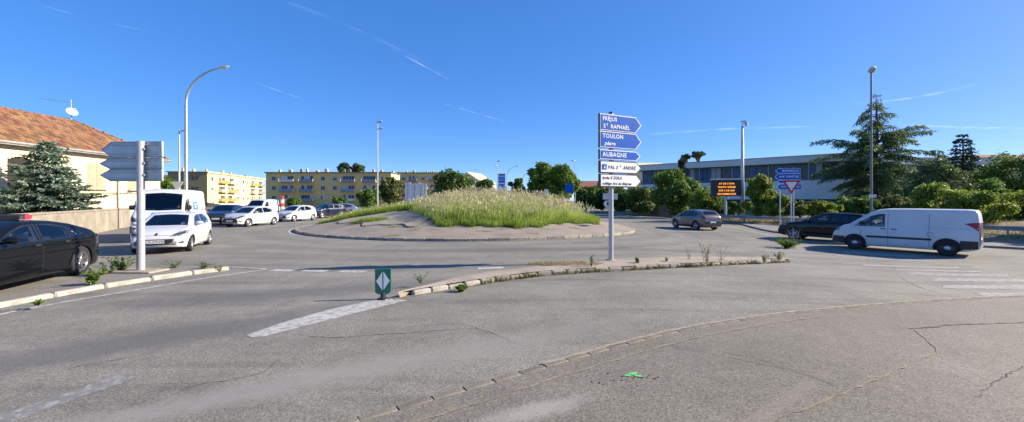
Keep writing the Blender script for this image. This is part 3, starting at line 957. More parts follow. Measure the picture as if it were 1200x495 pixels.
def block(label, loc, rotz, L, D, H, rows, cols, wall, endwall, seed=1, chim=9, side_wins=True):
    r = random.Random(seed)
    B = thing("apartment_building", label, "building", loc, rotz, "apartment blocks beyond the roundabout")
    m = MB(); m.box((L / 2, D / 2, H / 2), (L, D, H)); m.build("wall", wall, B)
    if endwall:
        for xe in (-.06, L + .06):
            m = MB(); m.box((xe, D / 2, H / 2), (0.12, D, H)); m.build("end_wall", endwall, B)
    m = MB(); m.box((L / 2, D / 2, H + 0.15), (L + 0.9, D + 0.9, 0.3)); rf = m.build("roof", M_roofgrey, B)
    m = MB(); m.box((L / 2, -0.46, H + 0.16), (L + 0.94, 0.05, 0.42)); m.build("fascia", M_pale if wall is M_pale else M_olive, B)
    for i in range(chim):
        x = L * (i + 0.5 + r.uniform(-.25, .25)) / chim
        m = MB(); h = r.uniform(0.8, 1.6); w_ = r.uniform(0.5, 1.3)
        yc_ = D * r.uniform(.25, .75)
        m.box((x, yc_, H + 0.3 + h / 2), (w_, 0.6, h)); m.box((x, yc_, H + 0.3 + h * .5 + .2), (w_ * .5, 0.5, h))
        m.build("chimney", r.choice([M_pale, M_concrete, M_pale]), rf)
    for (s, w_, kind) in cols:
        for z in rows:
            if kind == 'w':
                m = MB(); m.box((s, -0.03, z), (w_, 0.08, 1.5)); wo = m.build("window", M_frame, B)
                for q in (-1, 1):
                    m = MB(); m.box((s + q * w_ * .23, -0.075, z), (w_ * .40, 0.02, 1.34)); m.build("pane", M_shutter_w if r.random() < .15 else M_pane, wo)
                if r.random() < .5:
                    m = MB(); m.box((s, -0.10, z + .75 - .3), (w_ * .96, 0.02, 0.6)); m.build("roller_blind", M_shut, wo)
                m = MB(); m.box((s, -0.10, z - 0.82), (w_ + .3, 0.25, 0.12)); m.build("sill", M_frame, wo)
            else:
                m = MB(); m.box((s, -0.03, z - .15), (w_, 0.08, 2.2)); wo = m.build("window", M_shut, B)
                k = 4
                for q in range(k):
                    x = s + w_ * ((q + .5) / k - .5)
                    m = MB(); m.box((x, -0.08, z - .15), (w_ / k - .2, 0.03, 2.0)); m.build("pane", M_pane if r.random() < .65 else M_shutter_w, wo)
                m = MB(); bw = w_ + 0.9
                m.box((s, -0.65, z - 1.35), (bw, 1.3, 0.16)); bo = m.build("balcony", M_concrete, B)
                kind2 = r.choice(['o', 'w', 'b', 'o']) if wall is M_pale else r.choice(['w', 'b', 'b'])
                mm = {'o': M_orange, 'w': M_balc, 'b': M_balcblue}[kind2]
                m = MB(); m.box((s, -1.28, z - 0.78), (bw - .4, 0.05, 0.95)); m.build("balcony_panel", mm, bo)
                for q in (-1, 1):
                    m = MB(); m.box((s + q * bw / 2, -0.65, z - .75), (0.22, 1.32, 1.15)); m.build("balcony_side", M_pale, bo)
    return B

rows3 = [3.2, 6.6, 10.0]
dB = 143.0
colsB = [((p - 312) / F * dB, w_, k) for p, w_, k in ((321, 1.6, 'w'), (337, 4.2, 'b'), (360, 4.2, 'b'), (378.5, 1.6, 'w'), (392.5, 1.6, 'w'), (408.5, 4.2, 'b'), (433, 4.2, 'b'), (449, 1.6, 'w'))]
block("long ochre apartment block facing the roundabout, row of balconies in shade", (AX(312, dB), dB, 0), 0, AX(458, dB) - AX(312, dB), 11, 12.0, rows3, colsB, M_ochre, M_pale, 3, 12)
colsA = [(3, 1.5, 'w'), (9.5, 4.0, 'b'), (16, 4.0, 'b'), (21.5, 1.4, 'w'), (26, 1.4, 'w'), (30, 1.4, 'w'), (34.5, 3.6, 'b'), (42, 3.6, 'b')]
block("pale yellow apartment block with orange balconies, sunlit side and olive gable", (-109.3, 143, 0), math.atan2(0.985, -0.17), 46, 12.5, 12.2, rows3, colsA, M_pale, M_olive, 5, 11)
dC = 172.0
colsC = [(2.5, 1.5, 'w'), (6.5, 3, 'b'), (11, 1.5, 'w'), (15, 3, 'b'), (19, 1.5, 'w')]
block("far ochre apartment block half hidden behind the dark round tree", (AX(466, dC), dC, 0), 0, 21, 10, 14.0, [4.5, 8.2, 11.8], colsC, M_ochre, M_pale, 9, 5)
for z in (3.4, 6.8, 10.0):
    pass

# small windows in the olive gable of the sunlit block are built on that gable
gable = [o for o in bpy.data.objects if o.name.startswith("apartment_building") and 'olive' in o['label']][0]
for y_ in (3.2, 4.6, 9.0):
    for z in (6.6, 10.2):
        m = MB(); m.box((-0.15, y_, z), (0.08, 0.7, 1.0)); m.build("window", M_pane, gable)

# red roofed houses far off
def far_house(label, x, y, w, d, h, rh, wallm, rz=0.0, roofm=None):
    B = thing("house", label, "house", (x, y, 0), rz)
    m = MB(); m.box((0, 0, h / 2), (w, d, h)); m.build("wall", wallm, B)
    m = MB(); hw, hd = w / 2 + .4, d / 2 + .4
    m.add([(-hw, -hd, h), (hw, -hd, h), (hw, hd, h), (-hw, hd, h), (-hw, 0, h + rh), (hw, 0, h + rh)], [(0, 1, 5, 4), (2, 3, 4, 5), (0, 4, 3), (1, 2, 5), (0, 3, 2, 1)])
    m.build("roof", roofm or M_tile, B)
    for q in (-.25, .25):
        m = MB(); m.box((w * q, -d / 2 - .03, h * .6), (1.0, 0.08, 1.2)); m.build("window", M_pane, B)
    return B
far_house("red roofed house peeping out left of the olive gable", AX(194, 168), 168, 9, 8, 10.6, 2.4, M_cream)
far_house("far house with orange roof among the dark trees", AX(693, 120), 120, 9, 9, 5.6, 2.4, M_cream)
far_house("pale gabled house behind the dark round tree", AX(556, 150), 150, 12, 12, 8.5, 4.0, M_pale, math.radians(70), M_pale)
far_house("brown roofed house above the trees, right of the school wings", AX(1192, 78), 80, 17, 12, 8.6, 2.6, M_cream)
far_house("cream flat topped building peeping over the blue signs", AX(762, 118), 122, 9, 8, 12.2, 1.4, M_pale, 0, M_pale)

# ---- school building on the right: long wing with a band of windows
M_fascia = mat("fascia_concrete", (0.68, 0.65, 0.58), 0.85, var=0.06, scale=0.3)
M_whitewall = mat("white_panel_wall", (0.80, 0.80, 0.79), 0.85, var=0.05, scale=0.2)
M_mull = mat("mullion_grey", (0.12, 0.14, 0.17), 0.5)
M_panelblue = mat("panel_slate_blue", (0.022, 0.035, 0.06), 0.5, var=0.2, scale=0.3)
M_panellight = mat("panel_light", (0.36, 0.42, 0.48), 0.5, var=0.15)
def wing(label, A, B, D, ztop, zw1, zw0, zl0, bays, seed):
    r = random.Random(seed)
    t = Vector((B[0] - A[0], B[1] - A[1])); L = t.length
    W = thing("school_building", label, "building", (A[0], A[1], -0.4), math.atan2(t.y, t.x), "school wings behind the trees")
    m = MB(); m.box((L / 2, D / 2 + .3, (ztop - 1) / 2), (L, D, ztop - 1)); m.build("wall", M_mull, W)
    m = MB(); m.box((L / 2, D / 2 - 0.4, (ztop + zw1) / 2), (L + 1.6, D + 2.4, ztop - zw1)); rf = m.build("roof", M_fascia, W)
    m = MB(); m.box((L / 2, D / 2 - 0.4, ztop + .06), (L + 1.8, D + 2.6, 0.1)); m.build("roof_edge", M_gutter, rf)
    m = MB(); m.box((L / 2, 0.0, (zw0 + zl0) / 2), (L, 0.5, zw0 - zl0 - .02)); m.build("lower_wall", M_whitewall, W)
    m = MB(); m.box((L / 2, 0.2, zl0 / 2), (L, 0.15, zl0 - .02)); m.build("base", M_panelblue, W)
    bw = L / bays
    for i in range(bays):
        x = (i + .5) * bw
        m = MB(); m.box((x, 0.24, (zw0 + zw1) / 2), (bw, 0.06, zw1 - zw0 - .04)); wo = m.build("window", M_mull, W)
        for q in range(2):
            pm = r.choice([M_pane_blue, M_pane_blue, M_pane, M_panelblue, M_panellight])
            m = MB(); m.box((x + (q - .5) * bw * .48, 0.19, (zw0 + zw1) / 2 + .2), (bw * .40, 0.03, (zw1 - zw0) * .78)); m.build("pane", pm, wo)
        m = MB(); m.box((x - bw / 2, 0.12, (zw0 + zw1) / 2), (0.14, 0.24, zw1 - zw0 - .06)); m.build("mullion", M_panellight if i % 3 == 0 else M_mull, wo)
    return W
wing("long low school wing with a band of blue windows above a white wall", (26.1, 79.7), (52.0, 58.0), 14, 9.3, 8.3, 5.6, 2.6, 19, 4)
wing("plain school wing with a window band behind the tall cedar and fir", (AX(1040, 70), 70.0), (AX(1150, 70), 70.0), 12, 9.7, 8.6, 6.2, 3.4, 12, 6)
wing("short pale school wing with upright windows beside the brown roofed house", (AX(1148, 66), 66.5), (AX(1176, 66), 66.0), 10, 9.3, 8.2, 5.0, 3.0, 4, 8)

# retaining wall behind the message board
rw = thing("retaining_wall", "low shaded concrete retaining wall below the hedge", "wall", (20.4, 68, -0.4))
t = Vector((28.0 - 20.4, 48.5 - 68)); rw.rotation_euler = (0, 0, math.atan2(t.y, t.x))
nl = int(t.length / 2.0)
for i in range(nl):
    m = MB(); m.cbox((1.0 + i * 2, 0.1, 0.8), (1.98, 0.25, 1.75), 0.02); m.build("wall_panel", M_wallgrey, rw)

# white panel screen beyond the island
sc_ = thing("panel_screen", "row of tall white boards standing beyond the grassy island", "screen", (AX(476, 48), 48, 0))
for i in range(7):
    m = MB(); m.cbox((i * 0.39, 0.03 * (i % 2), 2.05 + 0.12 * math.sin(i * 2)), (0.30, 0.06, 4.05), 0.01); m.build("board", mat("board_white", (0.62, 0.64, 0.68), 0.6, var=0.08), sc_)
m = MB(); m.tube([(-.2, 0.08, 0.9), (3.0, 0.08, 0.9)], 0.03, 6); m.tube([(-.2, 0.08, 2.3), (3.0, 0.08, 2.3)], 0.03, 6); m.build("rail", M_metalgrey, sc_)

# ================================================================== LAMPS, RAILS, SIGNS
M_lampglass = mat("lamp_lens", (0.45, 0.46, 0.45), 0.2)
def bent_lamp(label, x, y, H, arm, rr=0.09, group="street lamps around the roundabout", dirx=1.0, z0=0.0):
    T = thing("street_lamp", label, "street lamp", (x, y, z0), 0.0, group)
    pts, rad = [(0, 0, 0)], [rr * 1.25]
    hb = H - arm * 0.85
    for k in range(1, 7): pts.append((0, 0, hb * k / 6)); rad.append(rr * (1.25 - .35 * k / 6))
    for k in range(1, 11):
        a = k / 10 * PI * 0.42
        s_ = math.sin(a) / math.sin(PI * .42); c_ = (1 - math.cos(a)) / (1 - math.cos(PI * .42))
        pts.append((dirx * arm * .8 * c_, 0, hb + (H - hb) * s_)); rad.append(rr * (.9 - .4 * k / 10))
    m = MB(); m.tube(pts, rad, 10); m.build("pole", M_metalgrey, T, smooth=True)
    e = Vector(pts[-1])
    m = MB(); m.lathe([(0.001, -.40), (.08, -.38), (.13, -.2), (.14, 0.05), (.10, .25), (.06, .34), (0.001, .36)], 12,
                      Matrix.Translation(e + Vector((dirx * .35, 0, .06))) @ Matrix.Rotation(dirx * PI / 2 * 0.9, 4, 'Y') @ Matrix.Diagonal((0.6, 1.1, 1, 1)))
    hd = m.build("lamp_head", M_paintgrey, T, smooth=True)
    m = MB(); m.lathe([(0.001, -.05), (.09, -.02), (.1, .0), (0.001, 0.001)], 12, Matrix.Translation(e + Vector((dirx * .42, 0, -.03))) @ Matrix.Diagonal((1.8, 1, 1, 1))); m.build("lens", M_lampglass, hd, smooth=True)
    m = MB(); m.cbox((0, 0, .02), (.36, .36, .05), .02); m.build("base_plate", M_metalgrey, T)
    return T
bent_lamp("tall grey street lamp with a long curved arm behind the white vans", AX(218, 28), 28, AZ(80, 28), 2.9, 0.10)
bent_lamp("far curved street lamp beside the blue banner", AX(594, 85), 85, AZ(195, 85), 2.4, 0.07)
bent_lamp("far curved street lamp left of the leafy round trees", AX(612, 96), 96, AZ(202, 96), 2.2, 0.07)

def post_lamp(label, x, y, H, heads, rr=0.085, group="street lamps around the roundabout", z0=0.0, band=None, pm=None):
    T = thing("street_lamp", label, "street lamp", (x, y, z0), 0.0, group)
    m = MB(); m.tube([(0, 0, 0), (0, 0, 1.2), (0, 0, 1.22), (0, 0, H)], [rr * 1.5, rr * 1.4, rr, rr * .6], 10); m.build("pole", pm or M_paintgrey, T, smooth='auto')
    for (hz, dx, dy, s) in heads:
        m = MB()
        ang = math.atan2(dy, dx); ll = math.hypot(dx, dy)
        Mx = Matrix.Translation((0, 0, hz)) @ Matrix.Rotation(ang, 4, 'Z')
        m.lathe([(0.001, -.42 * s), (.1 * s, -.40 * s), (.17 * s, -.2 * s), (.19 * s, .1 * s), (.13 * s, .36 * s), (0.001, .42 * s)], 12,
                Mx @ Matrix.Translation((ll + .2 * s, 0, .03)) @ Matrix.Rotation(PI / 2 * .92, 4, 'Y') @ Matrix.Diagonal((.5, 1, 1, 1)))
        m.tube([Mx @ Vector((0, 0, -.06)), Mx @ Vector((ll, 0, .02))], rr * .6, 6)
        hd = m.build("lamp_head", M_paintgrey, T, smooth=True)
        m = MB(); m.lathe([(0.001, -.06 * s), (.12 * s, -.03 * s), (.14 * s, 0)], 12, Mx @ Matrix.Translation((ll + .25 * s, 0, -.04 * s)) @ Matrix.Diagonal((1.7, 1, 1, 1))); m.build("lens", M_lampglass, hd, smooth=True)
    if band:
        m = MB(); m.box((0, -rr * 1.2, band), (0.5, 0.03, 0.22)); m.build("number_plate", M_balc, T)
    return T
post_lamp("straight street lamp with two small heads beyond the grassy island", AX(442.5, 46), 46, AZ(143, 46), [(AZ(143, 46) - .05, 0.1, -.05, 1.0), (AZ(151.5, 46), 0.25, -.15, 0.9)])
post_lamp("thin straight street lamp beside the curved lamp, short arm", AX(210, 44), 44, AZ(153, 44), [(AZ(153, 44) - .05, 0.35, 0, .8)], 0.11)
post_lamp("tall dark street lamp standing in front of the cedar, single head", AX(1021, 26.5), 26.5, AZ(84, 26.5) + .4, [(AZ(84, 26.5) + .35, -.15, -.2, 1.1)], 0.08, z0=-.4, band=AZ(230, 26.5) + .4, pm=mat('pole_backlit', (.16, .17, .18), .5, metal=.4))  # the pole's back-lit shade is put into its darker colour
post_lamp("far street lamp rising left of the blue banner", AX(583, 75), 75, AZ(189, 75), [(AZ(189, 75) - .05, .1, -.1, 1.0), (AZ(195, 75), -.1, -.1, .8)], 0.09)
post_lamp("far street lamp right of the leafy round trees", AX(674, 80), 80, AZ(188.5, 80), [(AZ(188.5, 80) - .05, -.2, -.1, 1.1)], 0.09)
post_lamp("distant short street lamp above the dark round tree", AX(557, 120), 120, AZ(199, 120), [(AZ(199, 120) - .05, .05, -.1, 1.2)], 0.08)

# camera mast by the message board
T = thing("camera_mast", "pale tapering mast with a surveillance camera beside the message board", "mast", (AX(870, 44), 44, -0.1))
Hm = AZ(148, 44) + .1
m = MB(); m.tube([(0, 0, 0), (0, 0, Hm * .5), (0, 0, Hm)], [.22, .17, .11], 12); m.build("mast", M_paintgrey, T, smooth=True)
m = MB(); m.tube([(0, 0, Hm), (0, 0, Hm + .25), (.35, -.05, Hm + .35)], .05, 8); m.build("bracket", M_paintgrey, T)
m = MB(); m.lathe([(0.001, -.22), (.12, -.2), (.16, 0), (.16, .2), (.1, .26), (0.001, .27)], 12, Matrix.Translation((.4, -.05, Hm + .2))); m.box((.1, -.05, Hm + .5), (.5, .2, .16)); m.build("camera_dome", M_paintgrey, T, smooth='auto')
m = MB(); m.box((0, -.02, .7), (.42, .4, 1.4)); m.build("cabinet", M_paintgrey, T)

# variable message board
M_led = mat("led_amber", (0.6, 0.22, 0.02), 0.5, emit=(1.0, 0.36, 0.03), estr=.8)
M_vms = mat("board_navy", (0.02, 0.028, 0.10), 0.45, var=0.2)
dV = 43.0
T = thing("message_board", "blue framed electronic message board showing amber lettering", "message board", (AX(851, dV), dV, -0.1), math.radians(-8))
zb, zt, hw = AZ(230, dV) + .1, AZ(211, dV) + .1, 16.5 / F * dV
m = MB(); m.tube([(0, 0.15, 0), (0, 0.15, zb + .1)], .13, 10); m.build("post", M_paintgrey, T)
m = MB(); m.cbox((0, 0.12, (zb + zt) / 2), (hw * 2, .4, zt - zb), .02); m.build("housing", M_vms, T)
m = MB(); m.box((0, -.095, (zb + zt) / 2 + .02), (hw * 2 - .24, .03, zt - zb - .3)); scr = m.build("screen", mat("screen_black", (.008, .008, .01), .35), T)
m = MB(); m.box((0, -.02, zt + .06), (hw * 2 + .06, .55, .14)); m.build("hood", M_balc, T)
for i, s in enumerate(("A7 DE LYON", "TRAFIC DENSE", "SUR L'A8 AIX", "RECOMMANDE")):
    me = text_mesh("lettering", s, .25, M_led, .004, align='CENTER', spacing=1.12, bold=.006)
    place("lettering", me, scr, (0, -.12, zt - .42 - i * .37), (PI / 2, 0, 0))

# guard rail
M_rail = mat("guard_rail_steel", (0.30, 0.315, 0.33), 0.5, metal=0.55, var=0.2, scale=2)
gr = thing("guard_rail", "grey corrugated steel guard rail running along the right-hand verge", "guard rail", (0, 0, 0))
rl = resample([(22.2, 46.5), (23.6, 41), (26.2, 32.5), (29.4, 23.6), (33.0, 14)], 2.0)
prof = [(.0, .74), (.055, .72), (.055, .66), (.0, .62), (.0, .58), (.055, .54), (.055, .48), (.0, .46)]
for i, (a, b_) in enumerate(zip(rl, rl[1:])):
    t = (b_ - a).normalized(); n = Vector((t.y, -t.x))
    if n.x > 0: n = -n
    m = MB()
    A_, B_ = [], []
    for (o_, z) in prof:
        A_.append(Vector((a.x, a.y, -.30 + z)) + Vector((n.x, n.y, 0)) * (o_ + .06)); B_.append(Vector((b_.x, b_.y, -.30 + z)) + Vector((n.x, n.y, 0)) * (o_ + .06 + (.003 if i % 2 else 0)))
    m.strip(A_, B_)
    m.build("rail_beam", M_rail, gr)
    m = MB(); m.box((a.x, a.y, .0), (.1, .06, .9), math.atan2(t.y, t.x)); m.build("rail_post", M_rail, gr)

# ---- direction signs
M_blue = mat("sign_blue", (0.004, 0.095, 0.46), 0.5, var=0.1, scale=3, spec=.15)
M_signwhite = mat("sign_white", (0.74, 0.75, 0.76), 0.4, var=0.04, scale=3)
M_signdark = mat("sign_edge_dark", (0.025, 0.025, 0.03), 0.5)
M_polewhite = mat("pole_white", (0.44, 0.44, 0.44), 0.4, metal=0.25, var=0.08, scale=4)
def arrow_poly(x0, x1, h, tip, inset=0.0):
    i = inset
    return [(x0 + i, -h / 2 + i), (x1 - tip - i * .4, -h / 2 + i), (x1 - i * 1.7, 0), (x1 - tip - i * .4, h / 2 - i), (x0 + i, h / 2 - i)]
def sign_panel(parent, x0, x1, z, h, tip, face, border, lines, back=False, dark=True, y=-.10, letter=None):
    Mx = Matrix.Translation((0, y, z)) @ Matrix.Rotation(PI / 2, 4, 'X')
    m = MB(); m.prism(arrow_poly(x0, x1, h, tip), -.07, 0.0, Mx); pn = m.build("sign_panel", M_signdark if dark else M_signgrey, parent)
    m = MB(); m.prism(arrow_poly(x0 + .008, x1, h, tip, .006), .0, .006, Mx); m.build("sign_border", border, pn)
    m = MB(); m.prism(arrow_poly(x0 + .008, x1, h, tip, .032), .006, .012, Mx); m.build("sign_face", face, pn)
    for (s, size, lx, lz, sh) in lines:
        me = text_mesh("lettering", s, size, letter or M_signwhite, .0015, shear=sh, spacing=1.12, bold=.004)
        place("lettering", me, pn, (lx, y - .0145, z + lz), (PI / 2, 0, 0))
    return pn
dS = G(716, 305, .11)
sp_ = thing("direction_sign", "white post with five arrow panels, three blue above two white, on the near island", "sign", (dS.x, dS.y, dS.z - .005), math.radians(26))
sS = F / dS.y
def zS(py): return (305 - py) / sS
m = MB(); m.tube([(0, 0, 0), (0, 0, zS(133))], .072, 16); m.build("pole", M_polewhite, sp_, smooth='auto')
m = MB(); m.lathe([(.075, zS(133)), (.078, zS(133) + .02), (.04, zS(133) + .05), (.001, zS(133) + .055)], 14); m.build("pole_cap", M_signdark, sp_)
m = MB(); m.lathe([(.17, 0), (.16, .015), (.09, .03), (.072, .035)], 16); m.build("footing", M_concrete, sp_)
x0, x1 = -19 / sS * 1.03, 37.5 / sS * 1.16
black = mat("lettering_black", (.015, .015, .018), .5)
sign_panel(sp_, x0, x1, zS(144.7), .50, .24, M_blue, M_signwhite, [("FRÉJUS", .165, x0 + .10, .10, 0), ("S", .165, x0 + .13, -.12, 0), ("T", .10, x0 + .24, -.085, 0), ("RAPHAËL", .165, x0 + .40, -.12, 0)])
sign_panel(sp_, x0, x1, zS(164.5), .50, .24, M_blue, M_signwhite, [("TOULON", .175, x0 + .10, .10, 0), ("péage", .16, x0 + .17, -.12, .25)])
sign_panel(sp_, x0, x1 - .04, zS(182), .30, .18, M_blue, M_signwhite, [("AUBAGNE", .185, x0 + .10, 0, 0)])
pn = sign_panel(sp_, x0, x1, zS(196.2), .375, .22, M_signwhite, black, [("VAL S", .14, x0 + .29, -.01, .25), ("T", .085, x0 + .755, .025, .25), ("ANDRÉ", .14, x0 + .88, -.01, .25)], letter=black)
m = MB(); m.box((x0 + .17, -.118, zS(196.2) + .0), (.16, .006, .16)); lg = m.build("symbol", M_blue, pn)
m = MB(); m.prism([(-.03, -.05), (.03, -.05), (0, .055)], 0, .004, Matrix.Translation((x0 + .17, -.122, zS(196.2))) @ Matrix.Rotation(PI / 2, 4, 'X')); m.build("symbol_mark", M_signwhite, lg)
sign_panel(sp_, x0, x1, zS(211.8), .40, .22, M_signwhite, black, [("lycée E ZOLA", .115, x0 + .09, .075, .25), ("collège Arc de Meyran", .108, x0 + .09, -.095, .25)], letter=black)
for z in (144.7, 164.5, 182, 196.2, 211.8):
    m = MB(); m.box((0, -.02, zS(z)), (.2, .17, .05)); m.build("clamp", M_metalgrey, sp_)

# grey sign backs on the left island
dL = G(165, 318, .09)
sl = thing("direction_sign", "grey post carrying three arrow signs seen from behind, left island", "sign", (dL.x, dL.y, .075), math.radians(180 - 3))
sS2 = F / dL.y
def zL(py): return (318 - py) / sS2
m = MB(); m.tube([(0, 0, 0), (0, 0, zL(165))], .085, 16); m.build("pole", M_polewhite, sl, smooth='auto')
m = MB(); m.cbox((0, 0, .02), (1.05, .6, .06), .02); m.build("footing", M_concrete, sl)
for (pa, pb, ya, yb) in ((113, 188.5, 165, 183.5), (110.5, 188.5, 184.5, 197), (111.5, 188.5, 197.5, 211.5)):
    xa, xb = (165 - pb) / sS2, (165 - pa) / sS2
    zc, h = (zL(ya) + zL(yb)) / 2, zL(ya) - zL(yb) - .01
    Mx = Matrix.Translation((0, -.10, zc)) @ Matrix.Rotation(PI / 2, 4, 'X')
    m = MB(); m.prism(arrow_poly(xa, xb, h, .28), -.03, .0, Mx); pn = m.build("sign_panel", M_signgrey, sl)
    m = MB(); m.prism(arrow_poly(xa, xb, h, .28, .02), .0, .008, Mx); m.build("sign_face", M_signwhite, pn)
    pl = arrow_poly(xa, xb, h, .28)
    m = MB(); m.tube([(*[p for p in (q[0], -.066, zc + q[1])],) for q in pl + pl[:1]], .014, 5); m.build("rim", M_polewhite, pn)
    for q in (-.3, .3):
        m = MB(); m.box(((xa + xb) / 2 - .06, -.052, zc + h * q), (xb - xa - .42, .03, .035)); m.build("stiffener", M_polewhite, pn)
    m = MB(); m.box((0, -.03, zc), (.24, .13, .05)); m.build("clamp", M_metalgrey, sl)

# little green and white island beacon
gB = G(449, 351)
bc = thing("island_beacon", "small green plate with two white triangles at the island nose", "beacon", (gB.x, gB.y, gz(gB.x)), math.radians(8))
M_bgreen = mat("beacon_green", (0.008, 0.13, 0.075), 0.4, var=0.15, scale=6)
m = MB(); Mx = Matrix.Translation((0, 0, .345)) @ Matrix.Rotation(PI / 2, 4, 'X')
m.prism([(-.145, -.2), (-.09, -.24), (.09, -.24), (.145, -.2), (.148, .245), (-.148, .245)], -.03, .03, Mx); pl = m.build("plate", M_bgreen, bc)
for s in (-1, 1):
    m = MB(); m.prism([(s * .012, -.16), (s * .012, .19), (s * .125, .015)][::s], .03, .034, Mx); m.build("triangle", M_signwhite, pl)
m = MB(); m.tube([(0, 0, 0), (0, 0, .14)], [.06, .045], 10); m.lathe([(.12, 0), (.11, .02), (.06, .035)], 12); m.build("foot", M_signdark, bc)

# give-way sign and blue signs on the right
dY = 27.0
xY = AX(927, dY)
T = thing("give_way_sign", "red bordered triangular give-way sign on a grey post", "sign", (xY, dY, -.3), math.radians(-12))
m = MB(); m.tube([(0, 0, 0), (0, 0, AZ(211, dY) + .3)], .04, 10); m.build("pole", M_metalgrey, T)
hw = .55; zc = AZ(211.5, dY) + .3
def tri(s): return [(-hw * s, .0 - .32 * (1 - s)), (0, -hw * 1.73 * s - .32 * (1 - s)), (hw * s, .0 - .32 * (1 - s))]
Mx = Matrix.Translation((0, -.05, zc)) @ Matrix.Rotation(PI / 2, 4, 'X')
m = MB(); m.prism(tri(1), -.02, .0, Mx); pl = m.build("plate", mat("sign_red", (.45, .025, .02), .4, var=.1), T)
m = MB(); m.prism(tri(.62), .0, .006, Mx); m.build("face", M_signwhite, pl)
dK = 29.0
T = thing("direction_sign", "four small blue arrow signs stacked behind the give-way triangle", "sign", (AX(922, dK), dK, -.3), math.radians(-8))
for q in (-.45, .45):
    m = MB(); m.tube([(q, 0, 0), (q, 0, AZ(197, dK) + .3)], .045, 8); m.build("post", M_metalgrey, T)
for i, (ya, yb, xa, xb, s) in enumerate(((197.5, 203.5, 909, 936, "MARSEILLE"), (203.8, 211, 908.5, 936, "AIX CENTRE"), (211.4, 215, 911, 936, ""), (216, 222.5, 911, 937, "PUYRICARD"))):
    a_, b_ = AX(xa, dK) - AX(922, dK), AX(xb, dK) - AX(922, dK)
    h = (yb - ya) / F * dK; zc = AZ((ya + yb) / 2, dK) + .3
    Mx = Matrix.Translation((0, -.07, zc)) @ Matrix.Rotation(PI / 2, 4, 'X') @ Matrix.Diagonal((-1, 1, 1, 1))
    m = MB(); m.prism(arrow_poly(-b_, -a_, h, .2), -.03, .0, Mx); pn = m.build("sign_panel", M_signwhite, T)
    m = MB(); m.prism(arrow_poly(-b_, -a_, h, .2, .02), .0, .006, Mx); m.build("sign_face", M_blue, pn)
    me = text_mesh("lettering", s, min(.2, h * .55), M_signwhite, .002, align='RIGHT', spacing=1.2, bold=.004)
    place("lettering", me, pn, (b_ - .12, -.08, zc), (PI / 2, 0, 0))

# small plates and far signs
def small_sign(name, label, px, d, py0, py1, w_px, mtl, back=None, z0=0.0, cat="sign", bands=None):
    T = thing(name, label, cat, (AX(px, d), d, z0))
    m = MB(); m.tube([(0, 0.05, 0), (0, .05, AZ(py0, d) - z0)], .04, 8); m.build("post", M_metalgrey, T)
    z1_, z0_ = AZ(py0, d) - z0, AZ(py1, d) - z0
    m = MB(); m.cbox((0, -.02, (z0_ + z1_) / 2), (w_px / F * d, .05, z1_ - z0_), .01); pl = m.build("plate", mtl, T)
    for (a, b_, mm) in (bands or []):
        m = MB(); m.box((0, -.055, z0_ + (z1_ - z0_) * (a + b_) / 2), (w_px / F * d * .86, .02, (z1_ - z0_) * (b_ - a))); m.build("band", mm, pl)
    return T
M_sky = mat("banner_blue", (0.05, 0.24, 0.72), 0.5, var=0.15)
small_sign("banner_totem", "tall white and blue banner totem rising beyond the grass", 588, 62, 203.5, 229, 9, M_signwhite, bands=[(.28, .52, M_sky), (.58, .66, M_blue), (.68, .86, M_sky), (.9, .97, M_blue)], cat="banner")
small_sign("road_sign", "square blue road sign in front of the leafy round trees", 667, 58, 216, 226, 9.5, M_blue)
small_sign("road_sign", "small white sign plate beside the leafy round trees", 640, 66, 222, 228.5, 4.5, M_signwhite)
T = small_sign("road_sign", "white plate with a round black and white sign below, behind the direction sign", 715, 46, 227, 234, 17, mat("sign_white_shade", (.55, .56, .6), .5), z0=-.1)
m = MB(); m.lathe([(.001, 0), (.36, 0), (.36, .03), (.001, .03)], 20, Matrix.Translation((-.4, -.06, AZ(239, 46) + .1)) @ Matrix.Rotation(PI / 2, 4, 'X')); rs_ = m.build("disc", M_signwhite, T)
m = MB(); m.box((-.3, -.1, AZ(239, 46) + .1), (.22, .02, .4)); m.build("mark", M_signdark, rs_)
T = thing("give_way_sign", "white back of a triangular sign behind the white vans", "sign", (AX(208, 33), 33, 0))
m = MB(); m.tube([(0, .05, 0), (0, .05, AZ(213, 33))], .045, 8); m.build("pole", M_metalgrey, T)
m = MB(); m.prism([(-.5, 0), (0, -.86), (.5, 0)], 0, .03, Matrix.Translation((0, 0, AZ(213, 33))) @ Matrix.Rotation(PI / 2, 4, 'X')); m.build("plate", M_signwhite, T)
T = thing("marker_post", "red and white striped marker post behind the white hatchback", "marker post", (AX(331, 47), 47, 0))
M_red = mat("marker_red", (.62, .05, .02), .5)
zt = AZ(230, 47)
for i in range(6):
    m = MB(); m.lathe([(.17 + .05 * (5 - i) / 5, zt * i / 6), (.165 + .05 * (5 - i) / 5, zt * (i + 1) / 6)] + ([(.001, zt + .05)] if i == 5 else []), 12); m.build("band", M_red if i % 2 else M_signwhite, T)

